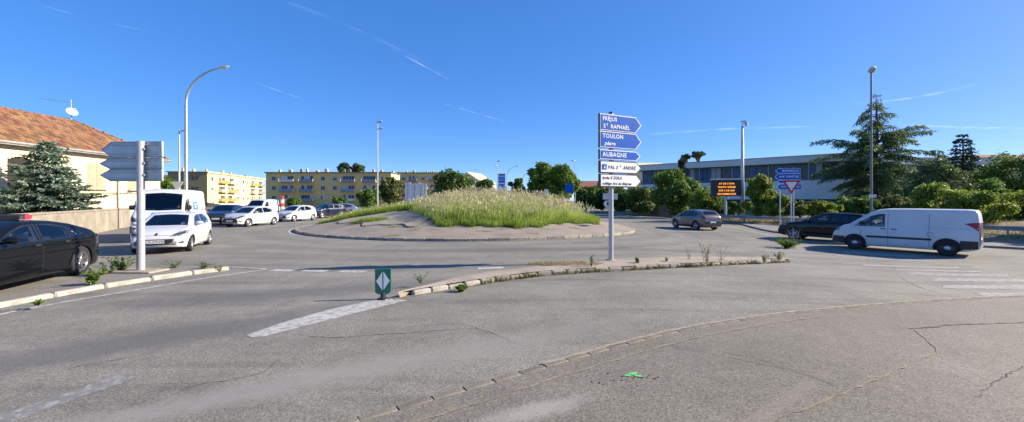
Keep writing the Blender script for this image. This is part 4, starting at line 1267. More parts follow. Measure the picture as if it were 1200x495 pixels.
# faint contrails high up
M_trail, nt, b = _new("vapour")
N, L = nt.nodes, nt.links
tcn = N.new("ShaderNodeTexCoord"); nz = N.new("ShaderNodeTexNoise"); nz.inputs['Scale'].default_value = 0.0016; nz.inputs['Detail'].default_value = 6
L.new(tcn.outputs['Object'], nz.inputs['Vector'])
at_ = N.new("ShaderNodeAttribute"); at_.attribute_name = "t"
r_ = N.new("ShaderNodeMapRange"); r_.inputs['From Min'].default_value = .35; r_.inputs['From Max'].default_value = .75
L.new(nz.outputs['Fac'], r_.inputs['Value'])
mu = N.new("ShaderNodeMath"); mu.operation = 'MULTIPLY'; L.new(r_.outputs[0], mu.inputs[0]); L.new(at_.outputs['Fac'], mu.inputs[1])
df = N.new("ShaderNodeBsdfTranslucent"); df.inputs[0].default_value = (.95, .95, .95, 1)
d2 = N.new("ShaderNodeBsdfDiffuse"); d2.inputs[0].default_value = (.95, .95, .95, 1)
ad = N.new("ShaderNodeAddShader"); L.new(df.outputs[0], ad.inputs[0]); L.new(d2.outputs[0], ad.inputs[1])
tp = N.new("ShaderNodeBsdfTransparent"); mx = N.new("ShaderNodeMixShader")
L.new(mu.outputs[0], mx.inputs[0]); L.new(tp.outputs[0], mx.inputs[1]); L.new(ad.outputs[0], mx.inputs[2]); L.new(mx.outputs[0], N.get("Material Output").inputs['Surface'])
def contrail(label, px0, px1, alt, w, amt, sag=0.0):
    pts = []
    for k in range(25):
        t_ = k / 24
        px = px0[0] + (px1[0] - px0[0]) * t_; py = px0[1] + (px1[1] - px0[1]) * t_ + sag * math.sin(PI * t_)
        d = F * alt / (HOR - py); pts.append(Vector(((px - 600) / F * d, d, EYE + alt)))
    V, A = [], []
    NW = 9
    for k, p in enumerate(pts):
        t_ = (pts[min(k + 1, 24)] - pts[max(k - 1, 0)]).normalized(); n = Vector((-t_.y, t_.x, 0)).normalized()
        ww = w * (1 + .4 * math.sin(k * 1.3))
        for j in range(NW):
            s = j / (NW - 1) * 2 - 1
            V.append(tuple(p + n * (s * ww / 2) + Vector((0, 0, 20 * (1 - s * s)))))
            A.append(amt * (1 - s * s) ** 1.5 * math.sin(PI * (k + .3) / 24.6) ** .5)
    Fq = np.array([[k * NW + j, k * NW + j + 1, (k + 1) * NW + j + 1, (k + 1) * NW + j] for k in range(24) for j in range(NW - 1)])
    o = place("contrail", fast_mesh("contrail", np.array(V), Fq, M_trail, attr=A, smooth=True))
    tag(o, label, "contrail", "vapour trails in the blue sky")
contrail("bright short vapour trail in the middle of the sky", (474, 66), (526, 94), 3000, 40, .55)
contrail("broad faded vapour trail leading up from the bright one", (300, -8), (505, 78), 3000, 180, .07, -6)
contrail("long thin vapour trail above the tiled house", (18, -2), (190, 41), 3000, 60, .2, 3)
contrail("low vapour streak over the straight double headed lamp", (520, 122), (604, 147), 3000, 110, .28)
contrail("tiny vapour streak right of the curved lamp", (300, 98), (352, 116), 3000, 60, .3)
contrail("white wispy streak right of the dark lamp head", (1000, 122), (1140, 100), 3000, 330, .32, 4)
contrail("wide thin wisp low over the school roof", (760, 158), (960, 149), 3000, 700, .22, -2)
contrail("thin wisp low over the fir tree", (1050, 146), (1230, 150), 3000, 500, .3, 2)

# ================================================================== VEHICLES
M_glass = glass_mat("car_glass", (0.62, 0.68, 0.67))
M_glass_dark = glass_mat("car_glass_privacy", (0.12, 0.14, 0.15))
M_rubber = mat("tyre_rubber", (0.018, 0.018, 0.019), 0.85, var=0.25, scale=12)
M_trim = mat("black_trim", (0.022, 0.022, 0.024), 0.55, var=0.2, scale=8)
M_alloy = mat("alloy_rim", (0.45, 0.46, 0.48), 0.3, metal=0.8, var=0.1)
M_alloydark = mat("alloy_dark", (0.06, 0.06, 0.065), 0.35, metal=0.6)
M_alloymid = mat("alloy_mid", (0.22, 0.22, 0.23), 0.3, metal=0.7)
M_chrome = mat("chrome", (0.6, 0.6, 0.62), 0.15, metal=1.0)
M_lamp = mat("headlamp_glass", (0.22, 0.24, 0.26), 0.12, metal=0.3, var=0.25, scale=14)
M_taillamp = mat("tail_lamp_red", (0.35, 0.012, 0.01), 0.15, var=0.3, scale=9)
M_indicator = mat("lamp_amber", (0.5, 0.2, 0.02), 0.2)
M_plate = mat("plate_white", (0.72, 0.72, 0.70), 0.45)
M_seat = mat("seat_cloth", (0.03, 0.03, 0.034), 0.9, var=0.2, scale=6)
def car_paint(name, col, metal=0.0, rough=0.3, coat=0.8, spec=.3):
    return mat("paint_" + name, col, rough, metal=metal, var=0.03, scale=2, coat=coat, spec=spec)
P_white = car_paint("white", (0.54, 0.55, 0.56))
P_whitevan = mat("paint_van_white", (0.56, 0.57, 0.59), 0.38, var=0.05, scale=1.5, coat=0.3)
P_black = car_paint("black", (0.004, 0.005, 0.007), 0.0, 0.5, 0.6, .05)
P_blue = car_paint("dark_blue", (0.010, 0.025, 0.085), 0.3)
P_grey = car_paint("grey", (0.13, 0.125, 0.135), 0.6, 0.3)
P_bluegrey = car_paint("blue_grey", (0.16, 0.24, 0.36), 0.4)
P_navy = car_paint("navy", (0.008, 0.014, 0.045), 0.3)

SPECS = {
 'hatch': dict(L=3.97, W=1.74, H=1.46, xf=1.20, xr=-1.34, R=0.305, tum=0.40, belt=(0.93, -0.03), clear=0.19,
    prof=[(-1.985, .52), (-1.96, .86), (-1.90, .96), (-1.80, 1.06), (-1.52, 1.33), (-1.36, 1.40), (-.8, 1.455), (-.2, 1.46), (.15, 1.41), (.42, 1.28), (1.02, .96), (1.45, .87), (1.75, .77), (1.90, .66), (1.96, .58), (1.985, .50)],
    side=[[(.86, .955), (.40, 1.25), (.16, 1.34), (-.20, 1.375), (-.20, .955)], [(-.27, .96), (-.27, 1.375), (-.75, 1.36), (-1.08, 1.27), (-1.20, 1.10), (-1.16, 1.02)]],
    wind=[(.98, -.66), (1.02, 0), (.98, .66), (.30, .53), (.27, 0), (.30, -.53)],
    rear=[(-1.50, -.50), (-1.48, 0), (-1.50, .50), (-1.80, .60), (-1.82, 0), (-1.80, -.60)],
    head=[(.40, .63), (.52, .73), (.66, .80), (.81, .83), (.825, .72), (.66, .62)], grille=[(-.54, .54), (.54, .54), (.46, .41), (.34, .36), (-.34, .36), (-.46, .41)], grille2=None,
    tail=[(.58, .80), (.60, .95), (.80, .98), (.83, .82)], fog=[(.60, .40), (.74, .45), (.74, .36)], seats=(-.15,), arch=1.16, mirror=(.66, 1.0)),
 'suv': dict(L=4.35, W=1.82, H=1.60, xf=1.33, xr=-1.30, R=0.345, tum=0.36, belt=(1.04, -0.02), clear=0.22,
    prof=[(-2.175, .60), (-2.16, .95), (-2.08, 1.10), (-1.95, 1.22), (-1.66, 1.46), (-1.50, 1.53), (-.9, 1.59), (-.2, 1.60), (.12, 1.56), (.40, 1.43), (1.02, 1.09), (1.55, 1.01), (1.95, .92), (2.10, .80), (2.16, .68), (2.175, .55)],
    side=[[(.86, 1.08), (.36, 1.40), (.14, 1.475), (-.20, 1.505), (-.20, 1.08)], [(-.27, 1.085), (-.27, 1.505), (-.85, 1.49), (-1.02, 1.45), (-1.02, 1.10)], [(-1.08, 1.11), (-1.08, 1.44), (-1.32, 1.37), (-1.50, 1.22)]],
    wind=[(.96, -.68), (1.0, 0), (.96, .68), (.27, .56), (.24, 0), (.27, -.56)],
    rear=[(-1.66, -.54), (-1.64, 0), (-1.66, .54), (-1.93, .62), (-1.95, 0), (-1.93, -.62)],
    head=[(.52, .82), (.62, .90), (.84, .93), (.85, .84), (.70, .80)], grille=[(-.55, .80), (.55, .80), (.50, .60), (-.50, .60)], grille2=[(-.6, .46), (.6, .46), (.5, .34), (-.5, .34)],
    tail=[(.50, .93), (.52, 1.03), (.86, 1.07), (.87, .97)], fog=None, seats=(-.15,), arch=1.17, mirror=(.66, 1.12), cladding=True),
 'saloon': dict(L=4.75, W=1.90, H=1.62, xf=1.49, xr=-1.40, R=0.355, tum=0.40, belt=(1.04, -0.02), clear=0.19,
    prof=[(-2.375, .62), (-2.355, .95), (-2.30, 1.07), (-2.15, 1.13), (-1.75, 1.30), (-1.2, 1.48), (-.7, 1.58), (-.1, 1.62), (.25, 1.60), (.6, 1.47), (1.38, 1.06), (1.8, .93), (2.15, .80), (2.30, .68), (2.36, .58), (2.375, .5)],
    side=[[(1.18, 1.05), (.62, 1.36), (.30, 1.48), (-.05, 1.51), (-.05, 1.05)], [(-.12, 1.05), (-.12, 1.51), (-.55, 1.48), (-1.0, 1.37), (-1.02, 1.07)], [(-1.08, 1.08), (-1.06, 1.34), (-1.40, 1.20), (-1.48, 1.13)]],
    wind=[(1.32, -.72), (1.37, 0), (1.32, .72), (.46, .56), (.42, 0), (.46, -.56)],
    rear=[(-1.2, -.52), (-1.15, 0), (-1.2, .52), (-2.0, .62), (-2.05, 0), (-2.0, -.62)],
    head=[(.55, .66), (.66, .74), (.84, .82), (.85, .74), (.7, .65)], grille=[(-.6, .42), (.6, .42), (.5, .3), (-.5, .3)], grille2=None,
    tail=[(.42, .98), (.45, 1.05), (.86, 1.06), (.90, .96), (.70, .94)], fog=None, seats=(.05,), arch=1.15, mirror=(.95, 1.10)),
 'van': dict(L=4.81, W=1.90, H=1.94, xf=1.47, xr=-1.53, R=0.33, tum=0.17, belt=(1.12, 0.0), clear=0.22,
    prof=[(-2.405, 1.2), (-2.39, 1.78), (-2.32, 1.90), (-2.1, 1.93), (-.6, 1.945), (.35, 1.935), (.72, 1.88), (.95, 1.77), (1.72, 1.19), (2.0, 1.10), (2.22, .97), (2.33, .82), (2.38, .7), (2.405, .55)],
    side=[[(1.50, 1.14), (.86, 1.62), (.60, 1.70), (.42, 1.71), (.42, 1.14)]],
    wind=[(1.66, -.74), (1.70, 0), (1.66, .74), (.90, .64), (.86, 0), (.90, -.64)], rear=None,
    head=[(.50, .82), (.58, .98), (.80, 1.06), (.86, .90), (.70, .80)], grille=[(-.45, .72), (.45, .72), (.42, .60), (-.42, .60)], grille2=[(-.6, .46), (.6, .46), (.55, .34), (-.55, .34)],
    tail=[(.74, .98), (.74, 1.42), (.86, 1.42), (.87, .98)], fog=None, seats=(.35,), arch=1.20, mirror=(1.22, 1.22), bumpers=True),
 'bigvan': dict(L=5.55, W=2.05, H=2.50, xf=1.85, xr=-1.55, R=0.35, tum=0.10, belt=(1.35, 0.0), clear=0.24,
    prof=[(-2.775, 1.4), (-2.76, 2.25), (-2.70, 2.42), (-2.5, 2.48), (-.5, 2.50), (.9, 2.48), (1.25, 2.38), (1.45, 2.24), (2.12, 1.42), (2.42, 1.27), (2.62, 1.10), (2.71, .90), (2.76, .7), (2.775, .5)],
    side=[[(1.95, 1.36), (1.45, 1.94), (1.10, 2.0), (.90, 2.0), (.90, 1.36)]],
    wind=[(2.06, -.84), (2.12, 0), (2.06, .84), (1.44, .74), (1.40, 0), (1.44, -.74)], rear=None,
    head=[(.58, .92), (.66, 1.10), (.92, 1.26), (.95, 1.05), (.80, .92)], grille=[(-.58, 1.02), (.58, 1.02), (.62, .80), (-.62, .80)], grille2=[(-.75, .70), (.75, .70), (.7, .36), (-.7, .36)],
    tail=[(.80, 1.0), (.80, 1.5), (.93, 1.5), (.94, 1.0)], fog=None, seats=(.9,), arch=1.18, mirror=(1.75, 1.52), bumpers=True),
}

def _lower(S):
    f = lambda z: z if z < .8 else .8 + (z - .8) * .81
    S['prof'] = [(x, f(z)) for x, z in S['prof']]; S['side'] = [[(x, f(z)) for x, z in pl] for pl in S['side']]
    S['head'] = [(x, f(z)) for x, z in S['head']]; S['tail'] = [(x, f(z)) for x, z in S['tail']]
    S['belt'] = (f(S['belt'][0]), S['belt'][1]); S['H'] = f(S['H']); S['mirror'] = (S['mirror'][0], f(S['mirror'][1]))
_lower(SPECS['saloon'])
def car_loft(S, inset=0.0, N=84):
    L, W = S['L'], S['W']
    xs = np.unique(np.concatenate([np.linspace(-L / 2, L / 2, N), -L / 2 + np.array([.012, .03, .06, .09]), L / 2 - np.array([.012, .03, .06, .09])]))
    px, pz = zip(*S['prof'])
    fx = np.linspace(-L / 2, L / 2, 600); fz = np.interp(fx, px, pz)
    kw = max(3, int(0.11 / (L / 600))) | 1
    fz = np.convolve(np.pad(fz, kw // 2, mode='edge'), np.hanning(kw + 2)[1:-1] / np.hanning(kw + 2)[1:-1].sum(), 'valid')
    NS_, NC, NT = 15, 5, 5
    rows = []
    for x in xs:
        T = float(np.interp(x, fx, fz)) - inset
        uf = max(0, (x - (L / 2 - .95)) / .95); ur = max(0, (-x - (L / 2 - .7)) / .7)
        w = W / 2 * (1 - .27 * uf ** 2.4) * (1 - (.16 if S['tum'] > .3 else .06) * ur ** 2.6) - inset
        B = S['clear'] + .10 * uf ** 3 + .14 * ur ** 3 + inset
        belt = S['belt'][0] + S['belt'][1] * x
        rc = min(.15 if T < belt + .12 else .11, (T - B) * .4)
        def yw(z):
            if z <= belt:
                q = (z - .62) / .5
                y = w * (1 - .035 * q * q if z > .62 else 1 - .05 * ((.62 - z) / .42) ** 2)
                return y
            yb = w * (1 - .035 * ((belt - .62) / .5) ** 2)
            return yb * (1 - S['tum'] * (z - belt)) - .012 * min(1, (z - belt) / .04)
        zc = T - rc
        pts = []
        for k in range(NS_):
            z = B + (zc - B) * k / (NS_ - 1); pts.append((yw(z), z))
        yc = yw(zc); ry = rc * 1.15
        for k in range(1, NC + 1):
            a = PI / 2 * k / NC
            pts.append((yc - ry * (1 - math.cos(a)), zc + rc * math.sin(a)))
        ye = pts[-1][0]
        for k in range(1, NT + 1):
            y = ye * (1 - k / NT); pts.append((y, T + .028 * (1 - (y / max(ye, .01)) ** 2)))
        rows.append([(x, p[0], p[1]) for p in pts] + [(x, -p[0], p[1]) for p in reversed(pts[:-1])])
    n = len(rows[0])
    V = [p for r in rows for p in r]
    Fs = []
    for i in range(len(rows) - 1):
        for j in range(n - 1):
            Fs.append((i * n + j, (i + 1) * n + j, (i + 1) * n + j + 1, i * n + j + 1))
        Fs.append((i * n + n - 1, (i + 1) * n + n - 1, (i + 1) * n, i * n))
    Fs.append(tuple(range(n))); Fs.append(tuple(reversed(range((len(rows) - 1) * n, len(rows) * n))))
    bm = bmesh.new()
    vs = [bm.verts.new(p) for p in V]
    for f in Fs: bm.faces.new([vs[i] for i in f])
    bmesh.ops.recalc_face_normals(bm, faces=bm.faces)
    return bm

def in_poly(p, poly):
    x, y = p; c = False; n = len(poly)
    for i in range(n):
        x1, y1 = poly[i]; x2, y2 = poly[i - 1]
        if (y1 > y) != (y2 > y) and x < (x2 - x1) * (y - y1) / (y2 - y1) + x1: c = not c
    return c

AXES = {'L': (lambda p: (p.x, p.z), lambda a, b: Vector((a, 4, b)), Vector((0, -1, 0))),
        'R': (lambda p: (p.x, p.z), lambda a, b: Vector((a, -4, b)), Vector((0, 1, 0))),
        'F': (lambda p: (p.y, p.z), lambda a, b: Vector((6, a, b)), Vector((-1, 0, 0))),
        'B': (lambda p: (p.y, p.z), lambda a, b: Vector((-6, a, b)), Vector((1, 0, 0))),
        'T': (lambda p: (p.x, p.y), lambda a, b: Vector((a, b, 6)), Vector((0, 0, -1)))}

def shrink(poly, d):
    c = Vector((sum(p[0] for p in poly) / len(poly), sum(p[1] for p in poly) / len(poly)))
    out = []
    for p in poly:
        v = Vector(p) - c; l = v.length
        out.append(tuple(c + v * max(.1, (l - d) / l)))
    return out

def patch(bvh, poly, ax, off_, edge=.09, hole=None):
    """piece of trim or glass moulded onto the body surface"""
    to2, org, d = AXES[ax]
    bm = bmesh.new()
    def loop(pl): return [bm.verts.new((p[0], p[1], 0)) for p in pl]
    o = loop(poly)
    if hole:
        h = loop(hole); n = len(o)
        for i in range(n): bm.faces.new([o[i], o[(i + 1) % n], h[(i + 1) % n], h[i]])
    else:
        bm.faces.new(o)
    bmesh.ops.triangulate(bm, faces=bm.faces[:])
    for _ in range(5):
        lg = [e for e in bm.edges if e.calc_length() > edge]
        if not lg: break
        bmesh.ops.subdivide_edges(bm, edges=lg, cuts=1); bmesh.ops.triangulate(bm, faces=bm.faces[:])
    for v in bm.verts:
        o_ = org(v.co.x, v.co.y)
        loc, nrm, i, dist = bvh.ray_cast(o_, d)
        tries = 0
        while loc is None and tries < 14:
            tries += 1; v.co.x *= .965
            loc, nrm, i, dist = bvh.ray_cast(org(v.co.x, v.co.y), d)
        if loc is None:
            loc, nrm, i, dist = bvh.find_nearest(o_ + d * 3)
        if nrm.dot(d) > 0: nrm = -nrm
        v.co = loc + nrm * off_
    for f in bm.faces:
        f.normal_update()
        if f.normal.dot(d) > 0: f.normal_flip()
    return bm

def bm_obj(name, bm, mtl, parent, smooth=True):
    me = bpy.data.meshes.new(name); bm.to_mesh(me); bm.free()
    me.materials.append(mtl)
    if smooth: me.polygons.foreach_set("use_smooth", [True] * len(me.polygons))
    return place(name, me, parent)

WHEELS = {}
def wheel_meshes(R, style):
    key = (R, style)
    if key in WHEELS: return WHEELS[key]
    Mr = Matrix.Rotation(PI / 2, 4, 'X')
    r0 = R * .68
    t = MB(); t.lathe([(r0, -.10), (r0 + .02, -.105), (R - .03, -.108), (R - .006, -.085), (R, -.05), (R, .05), (R - .006, .085), (R - .03, .108), (r0 + .02, .105), (r0, .10), (r0 - .01, .06), (0.01, .02), (0.01, -.02), (r0 - .01, -.06), (r0, -.10)], 32, Mr)
    tm = t.mesh("wheel", M_rubber, True); fix_normals(tm)
    r = MB()
    for s in (-1, 1):
        r.lathe([(r0 - .005, s * .07), (r0 + .004, s * .103), (r0 - .012, s * .106), (r0 - .03, s * .09), (r0 - .035, s * .06)], 32, Mr)
        if style == 'steel':
            r.lathe([(.05, s * .075), (.09, s * .08), (.12, s * .07), (r0 - .04, s * .062), (r0 - .03, s * .06)], 24, Mr)
        else:
            n = {'five': 5, 'ten': 10, 'aero': 7}[style]
            for k in range(n):
                a = 2 * PI * k / n; wi = {'five': .05, 'ten': .022, 'aero': .034}[style]
                d = Vector((math.cos(a), 0, math.sin(a))); q = Vector((-math.sin(a), 0, math.cos(a)))
                p0 = d * .03; p1 = d * (r0 - .015)
                y0, y1 = s * .085, s * .088
                vs = [p0 + q * wi + Vector((0, y0, 0)), p1 + q * wi * .8 + Vector((0, y1, 0)), p1 - q * wi * .8 + Vector((0, y1, 0)), p0 - q * wi + Vector((0, y0, 0))]
                vs += [v - Vector((0, s * .035, 0)) for v in vs]
                r.add(vs, [(0, 1, 2, 3), (0, 4, 5, 1), (3, 2, 6, 7), (1, 5, 6, 2), (4, 7, 6, 5)])
            r.lathe([(.001, s * .095), (.05, s * .094), (.062, s * .08)], 16, Mr)
    rm = r.mesh("rim", M_alloymid if style == 'aero' else (M_alloydark if style == 'steel' else M_alloy), 'auto')
    fix_normals(rm)
    WHEELS[key] = (tm, rm)
    return WHEELS[key]

def both(poly): return [(-p[0], p[1]) for p in poly][::-1]

def make_car(name, label, kind, paint, pos, heading, cat, rim='five', scale=(1, 1, 1), N=84, privacy=False, steer=0.0, interior=True, group=None, over=None):
    S = dict(SPECS[kind])
    if over: S.update(over)
    L, W = S['L'], S['W']
    C = thing(name, label, cat, (pos[0], pos[1], pos[2] if len(pos) > 2 else gz(pos[0])), math.atan2(heading[1], heading[0]), group)
    C.scale = scale
    full = car_loft(S, 0, N)
    bvh = BVHTree.FromBMesh(full)
    openings = []
    for pl in S['side']: openings += [('L', pl), ('R', pl)]
    if S['wind']: openings.append(('T', S['wind']))
    if S['rear']: openings.append(('T', S['rear']))
    Ra = S['R'] * S['arch']
    def cut(bm, arches=True):
        dl = []
        for f in bm.faces:
            c = f.calc_center_median()
            hit = False
            for ax, pl in openings:
                to2, org, d = AXES[ax]
                if ax in 'LR' and ((c.y > 0) != (ax == 'L')): continue
                if f.normal.dot(d) > -.12: continue
                if ax == 'T' and c.z < S['belt'][0] - .05: continue
                if ax in 'LR' and c.z < S['belt'][0] - .1: continue
                if all(in_poly(to2(v.co), pl) for v in f.verts): hit = True; break
            if not hit and arches:
                for xa in (S['xf'], S['xr']):
                    if abs(c.y) > W * .25 and math.hypot(c.x - xa, c.z - S['R']) < Ra and abs(f.normal.z) < .95: hit = True
                    if c.z < S['clear'] + .16 and abs(c.x - xa) < Ra * .93 and abs(c.y) < W * .5 and f.normal.z < -.5 and False: hit = True
            if hit: dl.append(f)
        bmesh.ops.delete(bm, geom=dl, context='FACES')
        if arches:
            for v in bm.verts:
                if abs(v.co.y) < W * .25: continue
                for xa in (S['xf'], S['xr']):
                    dx, dz = v.co.x - xa, v.co.z - S['R']; r = math.hypot(dx, dz)
                    if v.is_boundary and .78 * Ra < r < 1.25 * Ra and v.co.z > S['clear'] + .03 and v.co.z < S['R'] + Ra * 1.2:
                        v.co.x = xa + dx / r * Ra; v.co.z = S['R'] + dz / r * Ra
    cut(full)
    body = bm_obj("body", full, paint, C)
    if interior:
        inner = car_loft(S, .035, 44); cut(inner, False)
        bm_obj("lining", inner, M_seat, C)
    # glazing
    gm = M_glass
    for k, (ax, pl) in enumerate(openings):
        mtl = M_glass_dark if (privacy and ((ax in 'LR' and k >= 2) or (ax == 'T' and pl is S['rear']))) else M_glass
        nm = "side_window" if ax in 'LR' else ("windscreen" if pl is S['wind'] else "rear_window")
        o = bm_obj(nm, patch(bvh, pl, ax, .006), mtl, C)
        bm_obj("seal", patch(bvh, shrink(pl, -.012), ax, .004, .12, hole=shrink(pl, .035)), M_trim, o)
    # lamps, grille, plates
    for sgn in (1, -1):
        f = (lambda p: p) if sgn > 0 else both
        h = bm_obj("headlight", patch(bvh, f(S['head']), 'F', .008, .06), M_lamp, C)
        cc = shrink(f(S['head']), .06)
        bm_obj("lamp_bezel", patch(bvh, cc, 'F', .011, .06), M_alloydark, h)
        bm_obj("tail_light", patch(bvh, f(S['tail']), 'B', .010, .06), M_taillamp, C)
        if S['fog']: bm_obj("fog_light", patch(bvh, f(S['fog']), 'F', .008, .06), M_trim, C)
    g = bm_obj("grille", patch(bvh, S['grille'], 'F', .006, .07), M_trim, C)
    if S['grille2']: bm_obj("lower_grille", patch(bvh, S['grille2'], 'F', .006, .07), M_trim, C)
    zg = {'hatch': .45, 'suv': .53, 'saloon': .5, 'van': .53, 'bigvan': .60}[kind]
    pb = patch(bvh, [(-.26, zg - .055), (.26, zg - .055), (.26, zg + .055), (-.26, zg + .055)], 'F', .016, .2)
    bm_obj("number_plate", pb, M_plate, C)
    zr = {'hatch': .62, 'suv': .66, 'saloon': .78, 'van': .75, 'bigvan': .7}[kind]
    bm_obj("number_plate", patch(bvh, [(-.26, zr - .055), (.26, zr - .055), (.26, zr + .055), (-.26, zr + .055)], 'B', .012, .2), M_plate, C)
    zl = {'hatch': .70, 'suv': .86, 'saloon': .68, 'van': .80, 'bigvan': 1.10}[kind]
    bm_obj("badge", patch(bvh, [(-.05, zl), (0, zl - .05), (.05, zl), (0, zl + .06)], 'F', .012, .2), M_alloydark if kind != 'suv' else M_chrome, C)
    # bumpers and cladding in bare plastic
    if S.get('bumpers') or S.get('cladding'):
        zt = .50 if kind == 'suv' else (.62 if kind == 'van' else .74)
        hw = W / 2 - .06
        if kind != 'suv':
            for sgn in ('L', 'R'):
                bm_obj("bumper_corner", patch(bvh, [(S['xf'] + Ra + .02, .28), (L / 2 - .05, .32), (L / 2 - .06, zt), (S['xf'] + Ra - .02, zt)], sgn, .012, .1), M_trim, C)
                bm_obj("bumper_corner", patch(bvh, [(S['xr'] - Ra + .01, .30), (-L / 2 + .03, .36), (-L / 2 + .03, zt + .05), (S['xr'] - Ra + .04, zt + .05)], sgn, .012, .1), M_trim, C)
            if kind == 'van':
                bm_obj("bumper", patch(bvh, [(-.72, .30), (.72, .30), (.74, .58), (-.74, .58)], 'F', .004, .1), M_trim, C)
        else:
            bm_obj("bumper", patch(bvh, [(-.72, .34), (.72, .34), (.76, .58), (-.76, .58)], 'B', .006, .1), M_trim, C)
        for sgn in ('L', 'R'):
            if kind == 'suv':
                bm_obj("sill_cladding", patch(bvh, [(S['xr'] + Ra, .23), (S['xf'] - Ra, .23), (S['xf'] - Ra, .38), (S['xr'] + Ra, .38)], sgn, .008, .2), M_trim, C)
            else:
                zz = .66 if kind == 'van' else .72
                x1 = S['xf'] - Ra - .03
                bm_obj("rubbing_strip", patch(bvh, [(S['xr'] + Ra + .06, zz - .045), (x1, zz - .045), (x1, zz + .045), (S['xr'] + Ra + .06, zz + .045)], sgn, .014, .2), M_trim, C)
    # arch lips, seams, handles
    for sgn in ('L', 'R'):
        for xa in (S['xf'], S['xr']):
            def arc(r): return [(xa + r * math.cos(a), S['R'] + r * math.sin(a)) for a in np.linspace(-.12, PI + .12, 15)]
            o_, i_ = arc(Ra + (.055 if kind == 'suv' else .03)), arc(Ra - .012)
            ring = o_ + i_[::-1]
            bmx = bmesh.new()
            to2, org, d = AXES[sgn]
            va, vb = [], []
            for (p, q) in zip(o_, i_):
                for lst, pt in ((va, p), (vb, q)):
                    loc, nrm, ii, di = bvh.ray_cast(org(pt[0], max(pt[1], S['clear'] + .02)), d)
                    if loc is None: loc, nrm, ii, di = bvh.find_nearest(org(*pt) + d * 3)
                    if nrm.dot(d) > 0: nrm = -nrm
                    lst.append(bmx.verts.new(loc + nrm * .010))
            for k in range(len(va) - 1): bmx.faces.new([va[k], va[k + 1], vb[k + 1], vb[k]])
            bm_obj("arch_lip", bmx, M_trim if kind in ('suv', 'van', 'bigvan') else paint, C)
        seams = {'hatch': [(.98, -.24)], 'suv': [(1.0, -.24)], 'saloon': [(1.25, -.085)], 'van': [(1.35, .30)], 'bigvan': [(1.75, .80)]}[kind][0]
        bz = S['belt'][0] + .0
        xs_ = [seams[1], seams[0] - .1] + ([-1.0] if kind in ('hatch', 'suv', 'saloon') else [-1.0 if kind == 'van' else -.6])
        for k, x in enumerate(xs_):
            top = bz + .02 if kind in ('hatch', 'suv', 'saloon') else (S['H'] - .2 if k != 1 else bz)
            bot = .32
            if k == 2 and kind in ('hatch', 'suv', 'saloon'): bot = S['R'] + Ra + .02
            if k == 1 : bot = .32
            bm_obj("door_seam", patch(bvh, [(x - .006, bot), (x + .006, bot), (x + .006, top), (x - .006, top)], sgn, .003, .25), M_dark, C)
        for x in ([seams[1] + .16, -.86] if kind in ('hatch', 'suv', 'saloon') else [seams[1] + .16, seams[1] - .2]):
            bm_obj("door_handle", patch(bvh, [(x - .09, bz - .10), (x + .09, bz - .10), (x + .09, bz - .065), (x - .09, bz - .065)], sgn, .022, .2), paint if kind in ('hatch', 'suv') else M_trim, C)
    if kind in ('hatch', 'suv', 'saloon'):
        xb_ = max(p[0] for p in S['wind']); xe = L / 2 - .32
        for q in (-1, 1):
            bm_obj("bonnet_seam", patch(bvh, [(xb_ - .05, q * .70), (xe, q * .57), (xe, q * .562), (xb_ - .05, q * .69)], 'T', .003, .15), M_dark, C)
        zz = {'hatch': .655, 'suv': .79, 'saloon': .69}[kind]
        bm_obj("bonnet_seam", patch(bvh, [(-.52, zz), (0, zz + .012), (.52, zz), (.52, zz + .009), (0, zz + .021), (-.52, zz + .009)], 'F', .003, .12), M_dark, C)
        bm_obj("bumper_seam", patch(bvh, [(-.66, zz - .32 if kind != 'hatch' else .335), (.66, zz - .32 if kind != 'hatch' else .335), (.66, zz - .308 if kind != 'hatch' else .347), (-.66, zz - .308 if kind != 'hatch' else .347)], 'F', .003, .12), M_dark, C)
    # mirrors
    mx_, mz = S['mirror']
    for s in (-1, 1):
        loc, nrm, ii, di = bvh.ray_cast(Vector((mx_, s * 4, mz)), Vector((0, -s, 0)))
        yb = abs(loc.y) if loc else W / 2
        big = 1.6 if kind == 'bigvan' else (1.25 if kind == 'van' else 1.0)
        m = MB()
        m.lathe([(.001, -.12), (.055, -.115), (.085, -.07), (.09, 0), (.085, .07), (.05, .11), (.001, .115)], 10,
                Matrix.Translation((mx_, s * (yb + .14), mz + .05 * big)) @ Matrix.Rotation(PI / 2, 4, 'X') @ Matrix.Diagonal((.7, .85 * big, 1.0, 1)))
        m.box((mx_, s * (yb + .03), mz), (.05, .12, .035))
        m.build("mirror", paint if kind in ('hatch', 'suv', 'saloon') else M_trim, C, smooth='auto')
    # wheels in their wells
    tm, rm = wheel_meshes(S['R'], rim)
    for xa in (S['xf'], S['xr']):
        for s in (-1, 1):
            yy = s * (W / 2 - .112)
            wo = place("wheel", tm, C, (xa, yy, S['R']), (0, 0, steer if xa > 0 else 0))
            place("rim", rm, wo)
            if rim == 'steel':
                mh = MB(); mh.lathe([(.001, s * .10), (.07, s * .098), (.105, s * .085), (.11, s * .07)], 16, Matrix.Rotation(-PI / 2, 4, 'X')); mh.build("hub_cap", M_alloy, wo, smooth=True)
            m = MB()
            pr = []
            n = 14
            for k in range(n + 1):
                a = -.25 + (PI + .5) * k / n
                pr.append((xa + (Ra - .004) * math.cos(a), S['R'] + (Ra - .004) * math.sin(a)))
            A_ = [(p[0], s * (W / 2 - .05), max(p[1], S['clear'] - .02)) for p in pr]; B_ = [(p[0], s * (W / 2 - .36), max(p[1], S['clear'] - .02)) for p in pr]
            m.strip(A_, B_); m.add(B_, [tuple(range(len(B_)))])
            m.build("wheel_well", M_trim, C)
